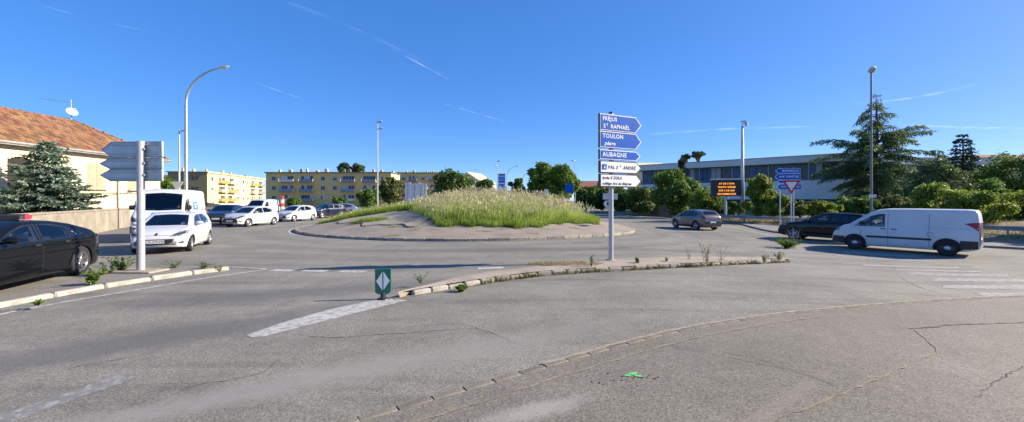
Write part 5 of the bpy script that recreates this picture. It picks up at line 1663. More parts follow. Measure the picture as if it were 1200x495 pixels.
    m = MB(); m.box((0, 0, S['clear'] + .06), (L * .86, W * .52, .06)); m.build("underbody", M_trim, C)
    if interior:
        sx = S['seats'][0]; zs = S['clear'] + .12 + (.12 if kind == 'van' else .4 if kind == 'bigvan' else .0)
        for s in (-1, 1):
            m = MB()
            m.cbox((sx, s * W * .21, zs + .16), (.5, .48, .16), .05)
            m.cbox((0, 0, .30), (.13, .46, .60), .05, M=Matrix.Translation((sx - .24, s * W * .21, zs + .2)) @ Matrix.Rotation(-.25, 4, 'Y'))
            m.cbox((0, 0, .70), (.09, .25, .18), .04, M=Matrix.Translation((sx - .24, s * W * .21, zs + .2)) @ Matrix.Rotation(-.25, 4, 'Y'))
            m.build("seat", M_seat, C)
        if kind in ('hatch', 'suv', 'saloon'):
            m = MB(); m.cbox((sx - .95, 0, zs + .16), (.5, W * .68, .16), .05); m.cbox((sx - 1.15, 0, zs + .46), (.13, W * .66, .52), .05); m.build("rear_seat", M_seat, C)
        xb = max(p[0] for p in S['wind'])
        m = MB(); m.cbox((xb - .26, 0, S['belt'][0] - .12), (.5, W * .72, .2), .06); m.build("dashboard", M_seat, C)
        m = MB()
        cw = Vector((xb - .62, W * .21, S['belt'][0] + .0)); an = [2 * PI * k / 20 for k in range(21)]
        m.tube([cw + Vector((math.sin(a) * .06, math.cos(a) * .18, math.sin(a) * .17)) for a in an], .014, 6)
        m.tube([cw + Vector((.3, 0, -.12)), cw], .02, 6); m.build("steering_wheel", M_seat, C)
    C['_bvh'] = 0
    del C['_bvh']
    return C, bvh

def from_wheels(a, b, kind, axle):
    """a = front wheel contact, b = rear wheel contact on the side nearest the camera -> centre and heading"""
    S = SPECS[kind]
    h = (Vector(a[:2]) - Vector(b[:2])).normalized()
    left = Vector((-h.y, h.x))
    mid = (Vector(a[:2]) + Vector(b[:2])) / 2
    xm = (S['xf'] + S['xr']) / 2
    side = axle * (S['W'] / 2 - .12)
    return mid - h * xm - left * side, h

def at_front(p, h, kind, which='FL'):
    """centre of a vehicle whose front wheel (left or right) stands at p with heading h"""
    S = SPECS[kind]; h = Vector(h).normalized(); left = Vector((-h.y, h.x))
    s = 1 if which == 'FL' else -1
    return Vector(p[:2]) - h * S['xf'] - left * s * (S['W'] / 2 - .12), h

CARS = {}
# black taxi at the left edge: its left flank faces the camera
h = Vector((.34, -.94)).normalized(); S = SPECS['saloon']; left = Vector((-h.y, h.x))
rw_ = G(95, 322)
c = Vector((rw_.x, rw_.y)) - h * S['xr'] - left * (S['W'] / 2 - .03)
CARS['taxi'] = make_car("taxi", "black taxi car with a roof sign beside the left kerb", 'saloon', P_black, c, h, "car", 'aero', N=100)
# white hatchback facing the camera
c, h = at_front(G(221, 294.5), (.42, -.91), 'hatch')
CARS['peugeot'] = make_car("hatchback", "white hatchback turning in front of the large white van", 'hatch', P_white, c, h, "car", 'ten', N=100, steer=.12)
# big white van
h = Vector((.45, -.89)).normalized(); c = Vector((-16.5, 18.35)) - h * SPECS['bigvan']['L'] / 2
CARS['bigvan'] = make_car("delivery_van", "tall white delivery van with a blue logo behind the white hatchback", 'bigvan', P_whitevan, c, h, "van", 'steel')
# dark blue SUV
c, h = at_front(G(244, 264), (.30, -.954), 'suv', 'FR')
CARS['bluesuv'] = make_car("sport_utility_car", "dark blue car between the tall van and the white saloon-fronted hatchback", 'suv', P_blue, c, h, "car", 'five', N=64)
# white hatchback with dark grille (second)
c, h = at_front(G(290, 266), (-.15, -.985), 'hatch')
CARS['yaris'] = make_car("hatchback", "white hatchback with dark lower grille beside the dark blue car", 'hatch', P_white, c, h, "car", 'ten', scale=(1, 1.02, 1.03), N=72, over=dict(grille=[(-.45, .62), (.45, .62), (.66, .40), (.60, .34), (-.60, .34), (-.66, .40)]))
c, h = at_front(G(344, 260), (-.22, -.975), 'hatch')
CARS['white2'] = make_car("hatchback", "small white hatchback last in the queue by the marker post", 'hatch', P_white, c, h, "car", 'five', scale=(.97, .98, 1.03), N=60)
CARS['whitevan2'] = make_car("van", "small white van half hidden behind the queue of white hatchbacks", 'van', P_whitevan, (AX(307, 45), 45), (.1, -.99), "van", 'steel', scale=(.95, 1, 1.08), N=60)
c, h = at_front(G(366, 255.5), (-.45, -.89), 'suv', 'FR')
CARS['navy'] = make_car("sport_utility_car", "navy car passing behind the left tip of the round island", 'suv', P_navy, c, h, "car", 'five', N=60)
CARS['bluegrey'] = make_car("estate_car", "blue grey car hidden to its windows by the island grass", 'suv', P_bluegrey, (AX(398, 53), 53), (-.9, -.44), "car", 'five', N=56)
CARS['pale'] = make_car("hatchback", "pale car roof showing above grass near the white boards", 'hatch', P_white, (AX(463, 60), 60), (-.95, -.3), "car", 'five', N=56)
# right-hand side
S = SPECS['suv']; h = Vector((-.22, .975)).normalized(); left = Vector((-h.y, h.x)); rl_ = G(815.5, 269.8)
c = Vector((rl_.x, rl_.y)) - h * S['xr'] - left * (S['W'] / 2 - .05)
CARS['greysuv'] = make_car("sport_utility_car", "grey car driving away past the message board", 'suv', P_grey, c, h, "car", 'five', N=84, privacy=True)
h = Vector((-.62, .785)).normalized(); left = Vector((-h.y, h.x)); fl_ = G(933, 281)
c = Vector((fl_.x, fl_.y)) - h * S['xf'] - left * (S['W'] / 2 - .05)
CARS['blacksuv'] = make_car("sport_utility_car", "black car in front of the white van on the right", 'suv', P_black, c, h, "car", 'five', scale=(1.08, 1, 1.02), N=84, privacy=True)
S = SPECS['van']; a_, b_ = G(1003, 292.5), G(1110, 300.5); h = Vector((a_.x - b_.x, a_.y - b_.y)).normalized(); left = Vector((-h.y, h.x))
mid = Vector((b_.x, b_.y)) - h * S['xr'] - left * (S['W'] / 2 - .03)
CARS['van'] = make_car("panel_van", "white panel van waiting behind the black car", 'van', P_whitevan, mid, h, "van", 'steel', N=96)

# details on single vehicles
C, bvh = CARS['taxi']
m = MB(); m.cbox((-.30, .12, 1.545), (.30, .85, .12), .04); m.box((-.30, .12, 1.475), (.1, .5, .06)); o = m.build("roof_sign", M_trim, C)
m = MB(); m.cbox((-.456, .30, 1.545), (.012, .3, .075), .004); m.build("sign_light", mat("taxi_red", (.7, .02, .05), .35, emit=(1, .03, .06), estr=.8), o)
m = MB(); m.cbox((-.33, .551, 1.545), (.2, .012, .075), .004); m.build("sign_light", MATS["taxi_red"], o)
for q in ([(-1.20, 1.10), (-1.16, 1.15), (-1.12, 1.15), (-1.17, 1.09)], [(-1.26, 1.075), (-1.21, 1.085), (-1.17, 1.06), (-1.24, 1.05)]):
    bm_obj("sticker", patch(bvh, q, 'L', .010, .2), M_plate, C)
C, bvh = CARS['bigvan']
lg = bm_obj("logo_panel", patch(bvh, [(-.75, 1.45), (.20, 1.45), (.20, 1.85), (-.75, 1.85)], 'L', .006, .2), M_sky, C)
bm_obj("logo_mark", patch(bvh, [(-.6, 1.72), (.05, 1.72), (.05, 1.76), (-.6, 1.76)], 'L', .010, .2), M_plate, lg)
bm_obj("logo_mark", patch(bvh, [(-.45, 1.56), (-.1, 1.56), (-.1, 1.66), (-.45, 1.66)], 'L', .010, .2), M_plate, lg)
bm_obj("logo_stem", patch(bvh, [(-.33, 1.9), (-.24, 1.9), (-.24, 2.02), (-.33, 2.02)], 'L', .006, .2), M_sky, lg)
bm_obj("logo_dot", patch(bvh, [(-.38, 2.07), (-.28, 2.02), (-.19, 2.07), (-.28, 2.14)], 'L', .006, .2), M_sky, lg)
bm_obj("bonnet_decal", patch(bvh, [(-.2, 1.27), (.75, 1.27), (.72, 1.36), (-.2, 1.36)], 'F', .006, .1), M_sky, C)
m = MB(); m.cbox((1.86, -.3, 1.30), (.3, .5, .03), .01); m.cbox((1.86, .3, 1.30), (.3, .4, .03), .01); m.build("paper", M_plate, C)
C, bvh = CARS['van']
bm_obj("fuel_flap", patch(bvh, [(-1.12, .80), (-.94, .80), (-.94, .96), (-1.12, .96)], 'L', .004, .2, hole=[(-1.11, .81), (-.95, .81), (-.95, .95), (-1.11, .95)]), M_dark, C)
bm_obj("sliding_rail", patch(bvh, [(-2.2, 1.16), (-.95, 1.16), (-.95, 1.175), (-2.2, 1.175)], 'L', .003, .2), M_shut, C)

def plate_text(key, s, z):
    C, bvh = CARS[key]
    loc, nrm, i, d = bvh.ray_cast(Vector((6, 0, z)), Vector((-1, 0, 0)))
    me = text_mesh("lettering", s, .10, M_dark, .001, align='CENTER', spacing=1.05)
    place("lettering", me, C, loc + Vector((.022, 0, 0)), (PI / 2 - .12, 0, PI / 2))

# ------------------------------------------------------------------ drivers
M_skin = mat("skin", (0.50, 0.28, 0.19), 0.55, var=0.06, scale=8)
M_hair = mat("hair_dark", (0.025, 0.018, 0.012), 0.6)
M_shirt = {'grey': mat("shirt_grey", (.25, .25, .27), .85), 'blue': mat("shirt_blue", (.05, .08, .2), .85), 'pale': mat("shirt_pale", (.5, .45, .42), .85)}
def skin_mesh(name, pts, edges, rad, mtl, parent, sub=2):
    me = bpy.data.meshes.new(name); me.from_pydata([tuple(p) for p in pts], edges, [])
    o = place(name, me, parent)
    me.materials.append(mtl)
    md = o.modifiers.new("skin", 'SKIN'); sv = me.skin_vertices[0].data if me.skin_vertices else None
    if sv is None:
        bm = bmesh.new(); bm.from_mesh(me); bm.verts.layers.skin.verify(); bm.to_mesh(me); bm.free(); sv = me.skin_vertices[0].data
    for i, r in enumerate(rad): sv[i].radius = (r, r) if not isinstance(r, tuple) else r
    sv[0].use_root = True
    ms = o.modifiers.new("sub", 'SUBSURF'); ms.levels = sub; ms.render_levels = sub
    dg = bpy.context.evaluated_depsgraph_get(); dg.update()
    me2 = bpy.data.meshes.new_from_object(o.evaluated_get(dg)); o.modifiers.clear(); o.data = me2
    me2.polygons.foreach_set("use_smooth", [True] * len(me2.polygons))
    return o
def driver(key, label, shirt, side=1):
    C, bvh = CARS[key]
    kind = {'taxi': 'saloon', 'peugeot': 'hatch', 'yaris': 'hatch', 'bigvan': 'bigvan', 'van': 'van'}[key]
    S = SPECS[kind]
    zs = S['clear'] + .12 + (.12 if kind == 'van' else .4 if kind == 'bigvan' else 0) + .26
    sx = S['seats'][0] - .06; y = side * S['W'] * .21
    R = Matrix.Translation(C.location) @ Matrix.Rotation(C.rotation_euler.z, 4, 'Z')
    base = R @ Vector((sx, y, zs))
    Pn = thing("person", label, "person", base, C.rotation_euler.z, "drivers seated in the vehicles")
    V = [(0, 0, 0), (-.06, 0, .22), (-.10, 0, .42), (-.09, 0, .50), (-.07, 0, .56), (-.03, 0, .64), (-.02, 0, .72),
         (-.09, .19, .43), (.10, .23, .24), (.34, .13, .30), (.42, .11, .33), (-.09, -.19, .43), (.10, -.23, .24), (.34, -.13, .30), (.42, -.11, .33),
         (.25, .11, .02), (.45, .12, .04), (.25, -.11, .02), (.45, -.12, .04)]
    E = [(0, 1), (1, 2), (2, 3), (3, 4), (4, 5), (5, 6), (2, 7), (7, 8), (8, 9), (9, 10), (2, 11), (11, 12), (12, 13), (13, 14), (0, 15), (15, 16), (0, 17), (17, 18)]
    Rr = [.15, .15, .13, .055, .055, (.10, .085), (.085, .075), .065, .048, .035, .038, .065, .048, .035, .038, .09, .08, .09, .08]
    b = skin_mesh("body", V, E, Rr, M_skin, Pn)
    # clothing shell: slightly larger torso and sleeves
    V2 = V[:3] + [(-.095, 0, .47)] + [V[7], V[8], V[11], V[12], V[15], V[16], V[17], V[18]]
    E2 = [(0, 1), (1, 2), (2, 3), (2, 4), (4, 5), (2, 6), (6, 7), (0, 8), (8, 9), (0, 10), (10, 11)]
    skin_mesh("shirt", V2, E2, [.165, .165, .145, .075, .078, .06, .078, .06, .1, .09, .1, .09], M_shirt[shirt], Pn)
    m = MB(); m.lathe([(.108, -.02), (.112, .04), (.10, .10), (.06, .135), (.001, .145)], 14, Matrix.Translation((-.045, 0, .66)) @ Matrix.Diagonal((1, .86, 1, 1))); m.build("hair", M_hair, Pn, smooth=True)
    m = MB(); m.lathe([(.001, .03), (.012, .0), (.016, -.02), (.001, -.024)], 8, Matrix.Translation((.07, 0, .655))); m.build("nose", M_skin, Pn, smooth=True)
    return Pn
driver('peugeot', "driver in a grey top at the wheel of the turning white hatchback", 'grey')
driver('taxi', "driver seated behind the side window of the black taxi", 'blue')
driver('bigvan', "driver seen through the windscreen of the tall white van", 'pale')
driver('yaris', "driver of the white hatchback with dark lower grille", 'blue')
plate_text('peugeot', "CM-379-FW", .45)

# ================================================================== VEGETATION
M_grass_tall = grass_mat("grass_tall", (0.28, 0.40, 0.05), (0.66, 0.66, 0.27), patch=(0.46, 0.57, 0.13))
M_grass_short = grass_mat("grass_short", (0.12, 0.21, 0.02), (0.30, 0.38, 0.05))
M_seed = grass_mat("grass_seed", (0.52, 0.49, 0.31), (0.68, 0.62, 0.44), island=.25)
M_dry = grass_mat("grass_dry", (0.22, 0.17, 0.07), (0.42, 0.34, 0.18))
M_weed = grass_mat("weed_leaf", (0.07, 0.13, 0.02), (0.16, 0.24, 0.04))
M_stem = mat("weed_stem", (0.20, 0.15, 0.07), 0.8, var=0.2)

def blades(name, P, H, Wd, mtl, lean=.35, bend=.6, seg=3, seed=0):
    """P (n,3) feet, H heights, Wd widths -> strips of quads with their own t from foot to tip"""
    r = np.random.default_rng(seed)
    n = len(P)
    az = r.uniform(0, 2 * PI, n); la = r.uniform(0, 2 * PI, n)
    ln = np.abs(r.normal(0, lean, n)); bd = np.abs(r.normal(bend * .6, bend * .4, n))
    V = np.zeros((n, (seg + 1) * 2, 3)); T = np.zeros((n, (seg + 1) * 2))
    for k in range(seg + 1):
        t = k / seg
        hx = (ln * t + bd * t * t * .6) * H
        z = H * t * np.sqrt(np.maximum(.15, 1 - (ln + bd * t) ** 2 * .25))
        cx = P[:, 0] + np.cos(la) * hx; cy = P[:, 1] + np.sin(la) * hx
        w = Wd * (1 - t) ** .7 * .5 + .0006
        V[:, 2 * k, 0] = cx - np.cos(az) * w; V[:, 2 * k, 1] = cy - np.sin(az) * w; V[:, 2 * k, 2] = P[:, 2] + z
        V[:, 2 * k + 1, 0] = cx + np.cos(az) * w; V[:, 2 * k + 1, 1] = cy + np.sin(az) * w; V[:, 2 * k + 1, 2] = P[:, 2] + z
        T[:, 2 * k] = t; T[:, 2 * k + 1] = t
    base = np.arange(n)[:, None] * ((seg + 1) * 2)
    q = np.array([[2 * k, 2 * k + 1, 2 * k + 3, 2 * k + 2] for k in range(seg)])
    Fq = (base[:, :, None] + q[None]).reshape(-1, 4)
    tips = V[:, -1, :]
    return fast_mesh(name, V.reshape(-1, 3), Fq, mtl, attr=T.ravel()), tips

def seed_heads(tips, L_, mtl, name, seed=0):
    r = np.random.default_rng(seed); n = len(tips)
    d = np.stack([r.normal(0, .35, n), r.normal(0, .35, n), np.ones(n)], 1); d /= np.linalg.norm(d, axis=1)[:, None]
    V = np.zeros((n, 8, 3)); T = np.zeros((n, 8))
    for c in range(2):
        a = r.uniform(0, PI, n) + c * PI / 2
        s = np.stack([np.cos(a), np.sin(a), np.zeros(n)], 1) * (L_ * .13)[:, None]
        m = tips + d * (L_ * .45)[:, None]
        V[:, c * 4] = tips; V[:, c * 4 + 1] = m + s; V[:, c * 4 + 2] = tips + d * L_[:, None]; V[:, c * 4 + 3] = m - s
        T[:, c * 4 + 2] = 1
    Fq = (np.arange(n)[:, None, None] * 8 + np.array([[0, 1, 2, 3], [4, 5, 6, 7]])[None]).reshape(-1, 4)
    return fast_mesh(name, V.reshape(-1, 3), Fq, mtl, attr=T.ravel())

def scatter(n, zone, box, zf, seed):
    r = np.random.default_rng(seed); out = []
    while len(out) < n:
        x = r.uniform(box[0], box[1]); y = r.uniform(box[2], box[3])
        if zone(x, y): out.append((x, y, zf(x, y) - .01))
    return np.array(out)

tall = tag(bpy.data.objects.new("tall_grass", None), "tall seeding grass covering the roundabout island", "grass", kind="stuff")
P = scatter(26000, lambda x, y: tall_zone(x, y) and (y < 35 or random.random() < .3), (ISL.x - 11, ISL.x + 11, ISL.y - 11, ISL.y + 9), isl_h, 1)
rr_ = np.hypot(P[:, 0] - ISL.x, P[:, 1] - ISL.y)
clump = .5 + .5 * np.sin(P[:, 0] * 1.9 + 1.3 * np.sin(P[:, 1] * 1.3)) * np.cos(P[:, 1] * 1.6 + P[:, 0] * .7)
edge = np.clip((9.9 - rr_) / 2.2, .28, 1) * np.interp(P[:, 0], [-10, -8, -6.5, -4.5, -1.5, 2, 4.5, 7], [.25, .38, .62, .92, .98, .98, .85, .45])
Hh = (0.66 + .42 * clump + rng.normal(0, .17, len(P))) * edge
Hh = np.clip(Hh, .15, 1.5)
me, tips = blades("tall_grass", P, Hh, rng.uniform(.010, .024, len(P)), M_grass_tall, .22, .42, seed=2)
tg = place("tall_grass", me); tag(tg, "tall seeding grass covering the roundabout island", "grass", kind="stuff")
sel = (Hh > .55) & (rng.random(len(P)) < .62)
place("seed_heads", seed_heads(tips[sel], rng.uniform(.10, .22, sel.sum()), M_seed, "seed_heads", 3), tg)["kind"] = "stuff"
# odd taller stalks and dark leafy clumps break up the sward
P = scatter(1500, lambda x, y: tall_zone(x, y) and y < 34 and math.hypot(x - ISL.x, y - ISL.y) < 9.2, (ISL.x - 11, ISL.x + 11, ISL.y - 11, ISL.y + 6), isl_h, 15)
hs_ = rng.uniform(.7, 1.45, len(P)) * np.interp(P[:, 0], [-10, -6.5, -3, 3, 7], [.4, .55, 1.0, .95, .5])
me, tips = blades("tall_stalks", P, hs_, rng.uniform(.008, .016, len(P)), M_grass_tall, .16, .3, seed=16)
place("tall_stalks", me, tg)["kind"] = "stuff"
place("seed_heads", seed_heads(tips, rng.uniform(.14, .30, len(P)), M_seed, "seed_heads", 17), tg)["kind"] = "stuff"
cc_ = [(random.uniform(ISL.x - 9, ISL.x + 8), random.uniform(ISL.y - 9.4, ISL.y)) for _ in range(80)]
cc_ = [c for c in cc_ if tall_zone(*c)]
Pc = np.array([(x + random.gauss(0, .25), y + random.gauss(0, .25)) for x, y in cc_ for _ in range(90)])
Pc = np.array([(x, y, isl_h(x, y)) for x, y in Pc if tall_zone(x, y)])
me, _ = blades("leafy_clumps", Pc, rng.uniform(.2, .75, len(Pc)), rng.uniform(.02, .045, len(Pc)), grass_mat("grass_dark", (0.09, 0.15, 0.02), (0.20, 0.30, 0.05)), .3, .5, seed=18)
place("leafy_clumps", me, tg)["kind"] = "stuff"
P = scatter(16000, lambda x, y: tall_zone(x, y) and math.hypot(x - ISL.x, y - ISL.y) > 7.6 and y < 34, (ISL.x - 11, ISL.x + 11, ISL.y - 11, ISL.y + 4), isl_h, 5)
me, tips = blades("green_fringe", P, rng.uniform(.16, .42, len(P)), rng.uniform(.012, .028, len(P)), M_grass_short, .4, .6, seed=6)
place("green_fringe", me, tg)["kind"] = "stuff"
P = scatter(15000, low_zone, (ISL.x - 11.5, ISL.x + 2, 27, 40), isl_h, 7)
me, tips = blades("low_grass", P, rng.uniform(.2, .62, len(P)) * np.clip((12.0 - np.hypot(P[:, 0] - ISL.x, P[:, 1] - ISL.y)) / 3, .35, 1.1), rng.uniform(.012, .03, len(P)), M_grass_short, .35, .6, seed=8)
lg_ = place("low_grass", me); tag(lg_, "shorter green grass on the left part of the roundabout island", "grass", kind="stuff")
sel = rng.random(len(P)) < .10
place("seed_heads", seed_heads(tips[sel], rng.uniform(.08, .16, sel.sum()), M_seed, "seed_heads", 9), lg_)["kind"] = "stuff"

def tuft(label, cx, cy, rx, ry, n, h0, h1, mtl, zf, name="grass_tuft", w=(.008, .02), lean=.45, seed=0, group="weeds and tufts"):
    r = np.random.default_rng(seed + 50)
    a = r.uniform(0, 2 * PI, n); q = np.sqrt(r.uniform(0, 1, n))
    P = np.stack([cx + np.cos(a) * q * rx, cy + np.sin(a) * q * ry, np.zeros(n)], 1)
    P[:, 2] = [zf(x, y) - .01 for x, y in P[:, :2]]
    me, tips = blades(name, P, r.uniform(h0, h1, n) * (1 - .5 * q), r.uniform(*w, n), mtl, lean, .6, seed=seed)
    o = place(name, me); tag(o, label, "grass tuft", group)
    return o
tuft("bright green grass tuft on the island's bare paving", -8.6, 24.0, 1.15, .55, 1300, .18, .42, M_grass_short, lambda x, y: isl_h(x, y) + .05, seed=1)
for i, (a, r_) in enumerate(((1.42, 11.6), (1.37, 10.9), (1.55, 10.6), (1.62, 11.3), (1.47, 10.2), (1.22, 9.75), (1.28, 9.8), (1.33, 9.7), (1.39, 9.75), (1.42, 9.7), (1.44, 10.3), (1.58, 10.3), (1.66, 10.5), (1.72, 10.6))):
    x, y = ISL.x + r_ * math.cos(PI * a), ISL.y + r_ * math.sin(PI * a)
    tuft("small sparse grass tuft rooted in the island's paved apron", x, y, .45, .14, 70, .05, .17, M_grass_short, isl_h, seed=20 + i, group="apron tufts")

def weed(label, x, y, z, h, spread, nst, leaf, mtl, seed, name="weed", group="weeds along the kerbs", dry=False):
    """branching weed: stems with small leaves"""
    r = random.Random(seed)
    W = thing(name, label, "weed", (x, y, z), 0, group)
    st = MB(); LV, LF, LT = [], [], []
    for s in range(nst):
        a = r.uniform(0, 2 * PI); l = r.uniform(.1, 1) * spread; hh = h * r.uniform(.55, 1)
        p0 = Vector((r.uniform(-.15, .15) * spread, r.uniform(-.15, .15) * spread, -.01))
        p2 = Vector((math.cos(a) * l, math.sin(a) * l, hh)); p1 = p0.lerp(p2, .5) + Vector((0, 0, hh * .12))
        pts = [p0, p0.lerp(p1, .5) + Vector((0, 0, .01)), p1, p1.lerp(p2, .55) + Vector((0, 0, hh * .03)), p2]
        st.tube(pts, [.006, .005, .004, .003, .001], 4, caps=False)
        nl = int(10 + 14 * hh / max(h, .01))
        for k in range(nl):
            t = r.uniform(.12, 1); i = min(3, int(t * 4)); p = pts[i].lerp(pts[i + 1], t * 4 - i)
            d = Vector((r.gauss(0, 1), r.gauss(0, 1), r.gauss(.5, .5))).normalized(); sd = d.cross(Vector((r.gauss(0, 1), r.gauss(0, 1), 1))).normalized()
            ll = leaf * r.uniform(.6, 1.3); b = len(LV)
            LV += [tuple(p), tuple(p + d * ll * .5 + sd * ll * .22), tuple(p + d * ll), tuple(p + d * ll * .5 - sd * ll * .22)]
            LF.append((b, b + 1, b + 2, b + 3)); LT += [.2, .6, 1, .6]
    st.build("stems", M_stem if dry else MATS["weed_leaf"], W)
    if LF: place("leaves", fast_mesh("leaves", np.array(LV), np.array(LF), mtl, attr=LT), W)
    return W
def wpx(px, py, dz): return G(px, py, dz)
k = 0
for (px, py, dz, h, sp, n, lf_, lab, mt, dry) in (
    (108, 334, .08, .34, .24, 20, .075, "bright green bushy weed growing at the white kerb", M_weed, False),
    (142, 318, .08, .42, .4, 22, .06, "feathery green weed beside the grey sign post", M_weed, False),
    (128, 320, .08, .25, .3, 14, .05, "low green weed clump left of the grey sign post", M_weed, False),
    (205, 314, .08, .22, .35, 12, .04, "thin weed behind the white kerb near the road line", M_weed, False),
    (238, 315, .08, .20, .3, 10, .045, "small weed at the right end of the white kerb", M_weed, False),
    (45, 357, .08, .09, .14, 6, .05, "tiny brownish weed lying on the white kerb", M_weed, False),
    (258, 318, .0, .16, .14, 8, .045, "green sprig at the tip of the white kerb", M_weed, False),
    (540, 342, .0, .14, .17, 22, .06, "round leafy weed at the whitewashed stones", M_weed, False),
    (493, 331, .1, .22, .25, 7, .035, "wispy weed above the whitewashed stones", M_weed, False),
    (693, 313, .1, .34, .07, 5, .05, "single upright weed left of the sign post", M_weed, False),
    (747, 309, .1, .17, .06, 12, .06, "small bright green shrublet right of the sign post", M_weed, False),
    (828, 310, .1, .75, .32, 9, .05, "tall reddish dry weed on the island edge", M_dry, True),
    (808, 305, .1, .5, .2, 5, .03, "thin dry weed stalk next to the tall reddish weed", M_dry, True),
    (845, 306, .1, .6, .35, 6, .03, "wispy dry weed right of the tall reddish weed", M_dry, True),
    (781, 307, .1, .16, .12, 6, .04, "yellowish small weed on the island top", M_weed, False),
    (912, 306, .05, .36, .22, 10, .05, "green weed at the far right tip of the island", M_weed, False),
    (896, 307, .08, .26, .2, 8, .045, "weed among pale stones at the island tip", M_weed, False),
    (585, 188 + 130, .0, .02, .02, 1, .02, "", None, False)):
    if mt is None: continue
    g_ = wpx(px, py, dz)
    weed(lab, g_.x, g_.y, g_.z - .01, h, sp, n, lf_, mt, 100 + k, dry=dry); k += 1
g_ = G(922, 291)
weed("dense dark green rounded weed bush on the painted hatching", g_.x, g_.y, g_.z, .42, .75, 70, .09, M_weed, 300)
weed("tall dry seed stalks rising from the weed bush on the hatching", g_.x + .35, g_.y, g_.z, 1.0, .45, 9, .04, M_dry, 301, dry=True)
# weeds along the near kerb line: countless little tufts
Pk = []
for p in resample(fr, .02):
    for _ in range(5):
        if p.x > -1.2 and random.random() < (.30 + .5 * max(0, math.sin(p.x * 2.3) * math.sin(p.x * .9 + 1))):
            Pk.append((p.x + random.gauss(0, .05), p.y - random.uniform(-.02, .05), gz(p.x)))
Pk = np.array(Pk)
me, _ = blades("kerb_grass", Pk, rng.uniform(.04, .24, len(Pk)) * (.6 + .5 * np.sin(Pk[:, 0] * 5) * np.sin(Pk[:, 0] * 1.7)), rng.uniform(.014, .030, len(Pk)), grass_mat('grass_kerb', (.07, .085, .02), (.30, .25, .11)), .4, .6, seed=31)
kg = place("kerb_grass", me); tag(kg, "straggly dry grass growing along the island kerb", "grass", kind="stuff")
P2 = scatter(1500, lambda x, y: abs((x - 1.5) / 1.1) ** 2 + ((y - 11.25 - .05 * x) / .35) ** 2 < 1, (0, 3, 10.5, 12), lambda x, y: gz(x) + .12, 33)
me, _ = blades("dry_mat", P2, rng.uniform(.03, .10, len(P2)), rng.uniform(.006, .014, len(P2)), M_dry, .7, .7, seed=34)
place("dry_mat", me, kg)["kind"] = "stuff"
# verge grass behind the guard rail
def vzone(x, y):
    return any(True for _ in (0,)) and (x > np.interp(y, [10, 17, 24, 30, 41, 55], [34, 29.5, 26.3, 24.3, 21.7, 21.0]) + .6) and (x < np.interp(y, [10, 24, 41, 55], [44, 38, 32, 30]))
Pv = scatter(14000, vzone, (21, 46, 14, 52), verge_z, 41)
me, _ = blades("verge_grass", Pv, rng.uniform(.12, .5, len(Pv)), rng.uniform(.012, .03, len(Pv)), M_dry, .4, .6, seed=42)
vg = place("verge_grass", me); tag(vg, "dry yellow grass on the bank behind the guard rail", "grass", kind="stuff")

# ------------------------------------------------------------------ trees
def leaf_mat(name, col, island=.45, trans=.3):
    return mat(name, col, 0.6, island=island, trans=trans, var=.25, scale=.7, spec=.3)
LM = {'green': leaf_mat("leaf_green", (.115, .195, .032), .45, .4), 'bright': leaf_mat("leaf_bright", (.20, .27, .04), .4, .45),
      'dark': leaf_mat("leaf_dark", (.092, .15, .03), .45, .35), 'olive': leaf_mat("leaf_olive", (.13, .155, .045), .45, .4),
      'cedar': leaf_mat("needle_cedar", (.13, .185, .062), .5, .3), 'spruce': leaf_mat("needle_spruce", (.15, .215, .15), .5, .15),
      'fir': leaf_mat("needle_fir", (.04, .07, .036), .4, .2), 'pine': leaf_mat("needle_pine", (.09, .13, .045), .4, .3),
      'plane': leaf_mat("leaf_plane", (.15, .24, .034), .45, .4)}
M_bark = mat("bark", (.10, .075, .05), .95, var=.35, scale=6, bump=.8, bscale=18)

def leaf_cloud(centers, radii, n, size, seed, flat=.0, shell=.55):
    r = np.random.default_rng(seed)
    c = np.array(centers); rd = np.array(radii)
    wts = rd ** 2; wts = wts / wts.sum()
    idx = r.choice(len(c), n, p=wts)
    d = r.normal(size=(n, 3)); d /= np.linalg.norm(d, axis=1)[:, None]
    q = shell + (1 - shell) * r.uniform(0, 1, n) ** .6
    q *= 1 + .10 * np.sin(d[:, 0] * 9 + idx) * np.cos(d[:, 2] * 8 + idx)
    stray = r.random(n) < .12; q[stray] *= r.uniform(1.0, 1.45, stray.sum())
    P = c[idx] + d * (rd[idx] * q)[:, None] * np.array([1, 1, .82])
    nrm = d * .7 + r.normal(size=(n, 3)) * .6 + np.array([0, 0, .25]); nrm /= np.linalg.norm(nrm, axis=1)[:, None]
    a = np.cross(nrm, r.normal(size=(n, 3))); a /= np.linalg.norm(a, axis=1)[:, None]; b = np.cross(nrm, a)
    s = size * r.uniform(.55, 1.35, n)
    V = np.zeros((n, 4, 3))
    V[:, 0] = P - a * s[:, None]; V[:, 1] = P + b * (s * .55)[:, None]; V[:, 2] = P + a * s[:, None] + nrm * (s * .25)[:, None]; V[:, 3] = P - b * (s * .55)[:, None]
    return V.reshape(-1, 3), np.arange(n * 4).reshape(-1, 4)

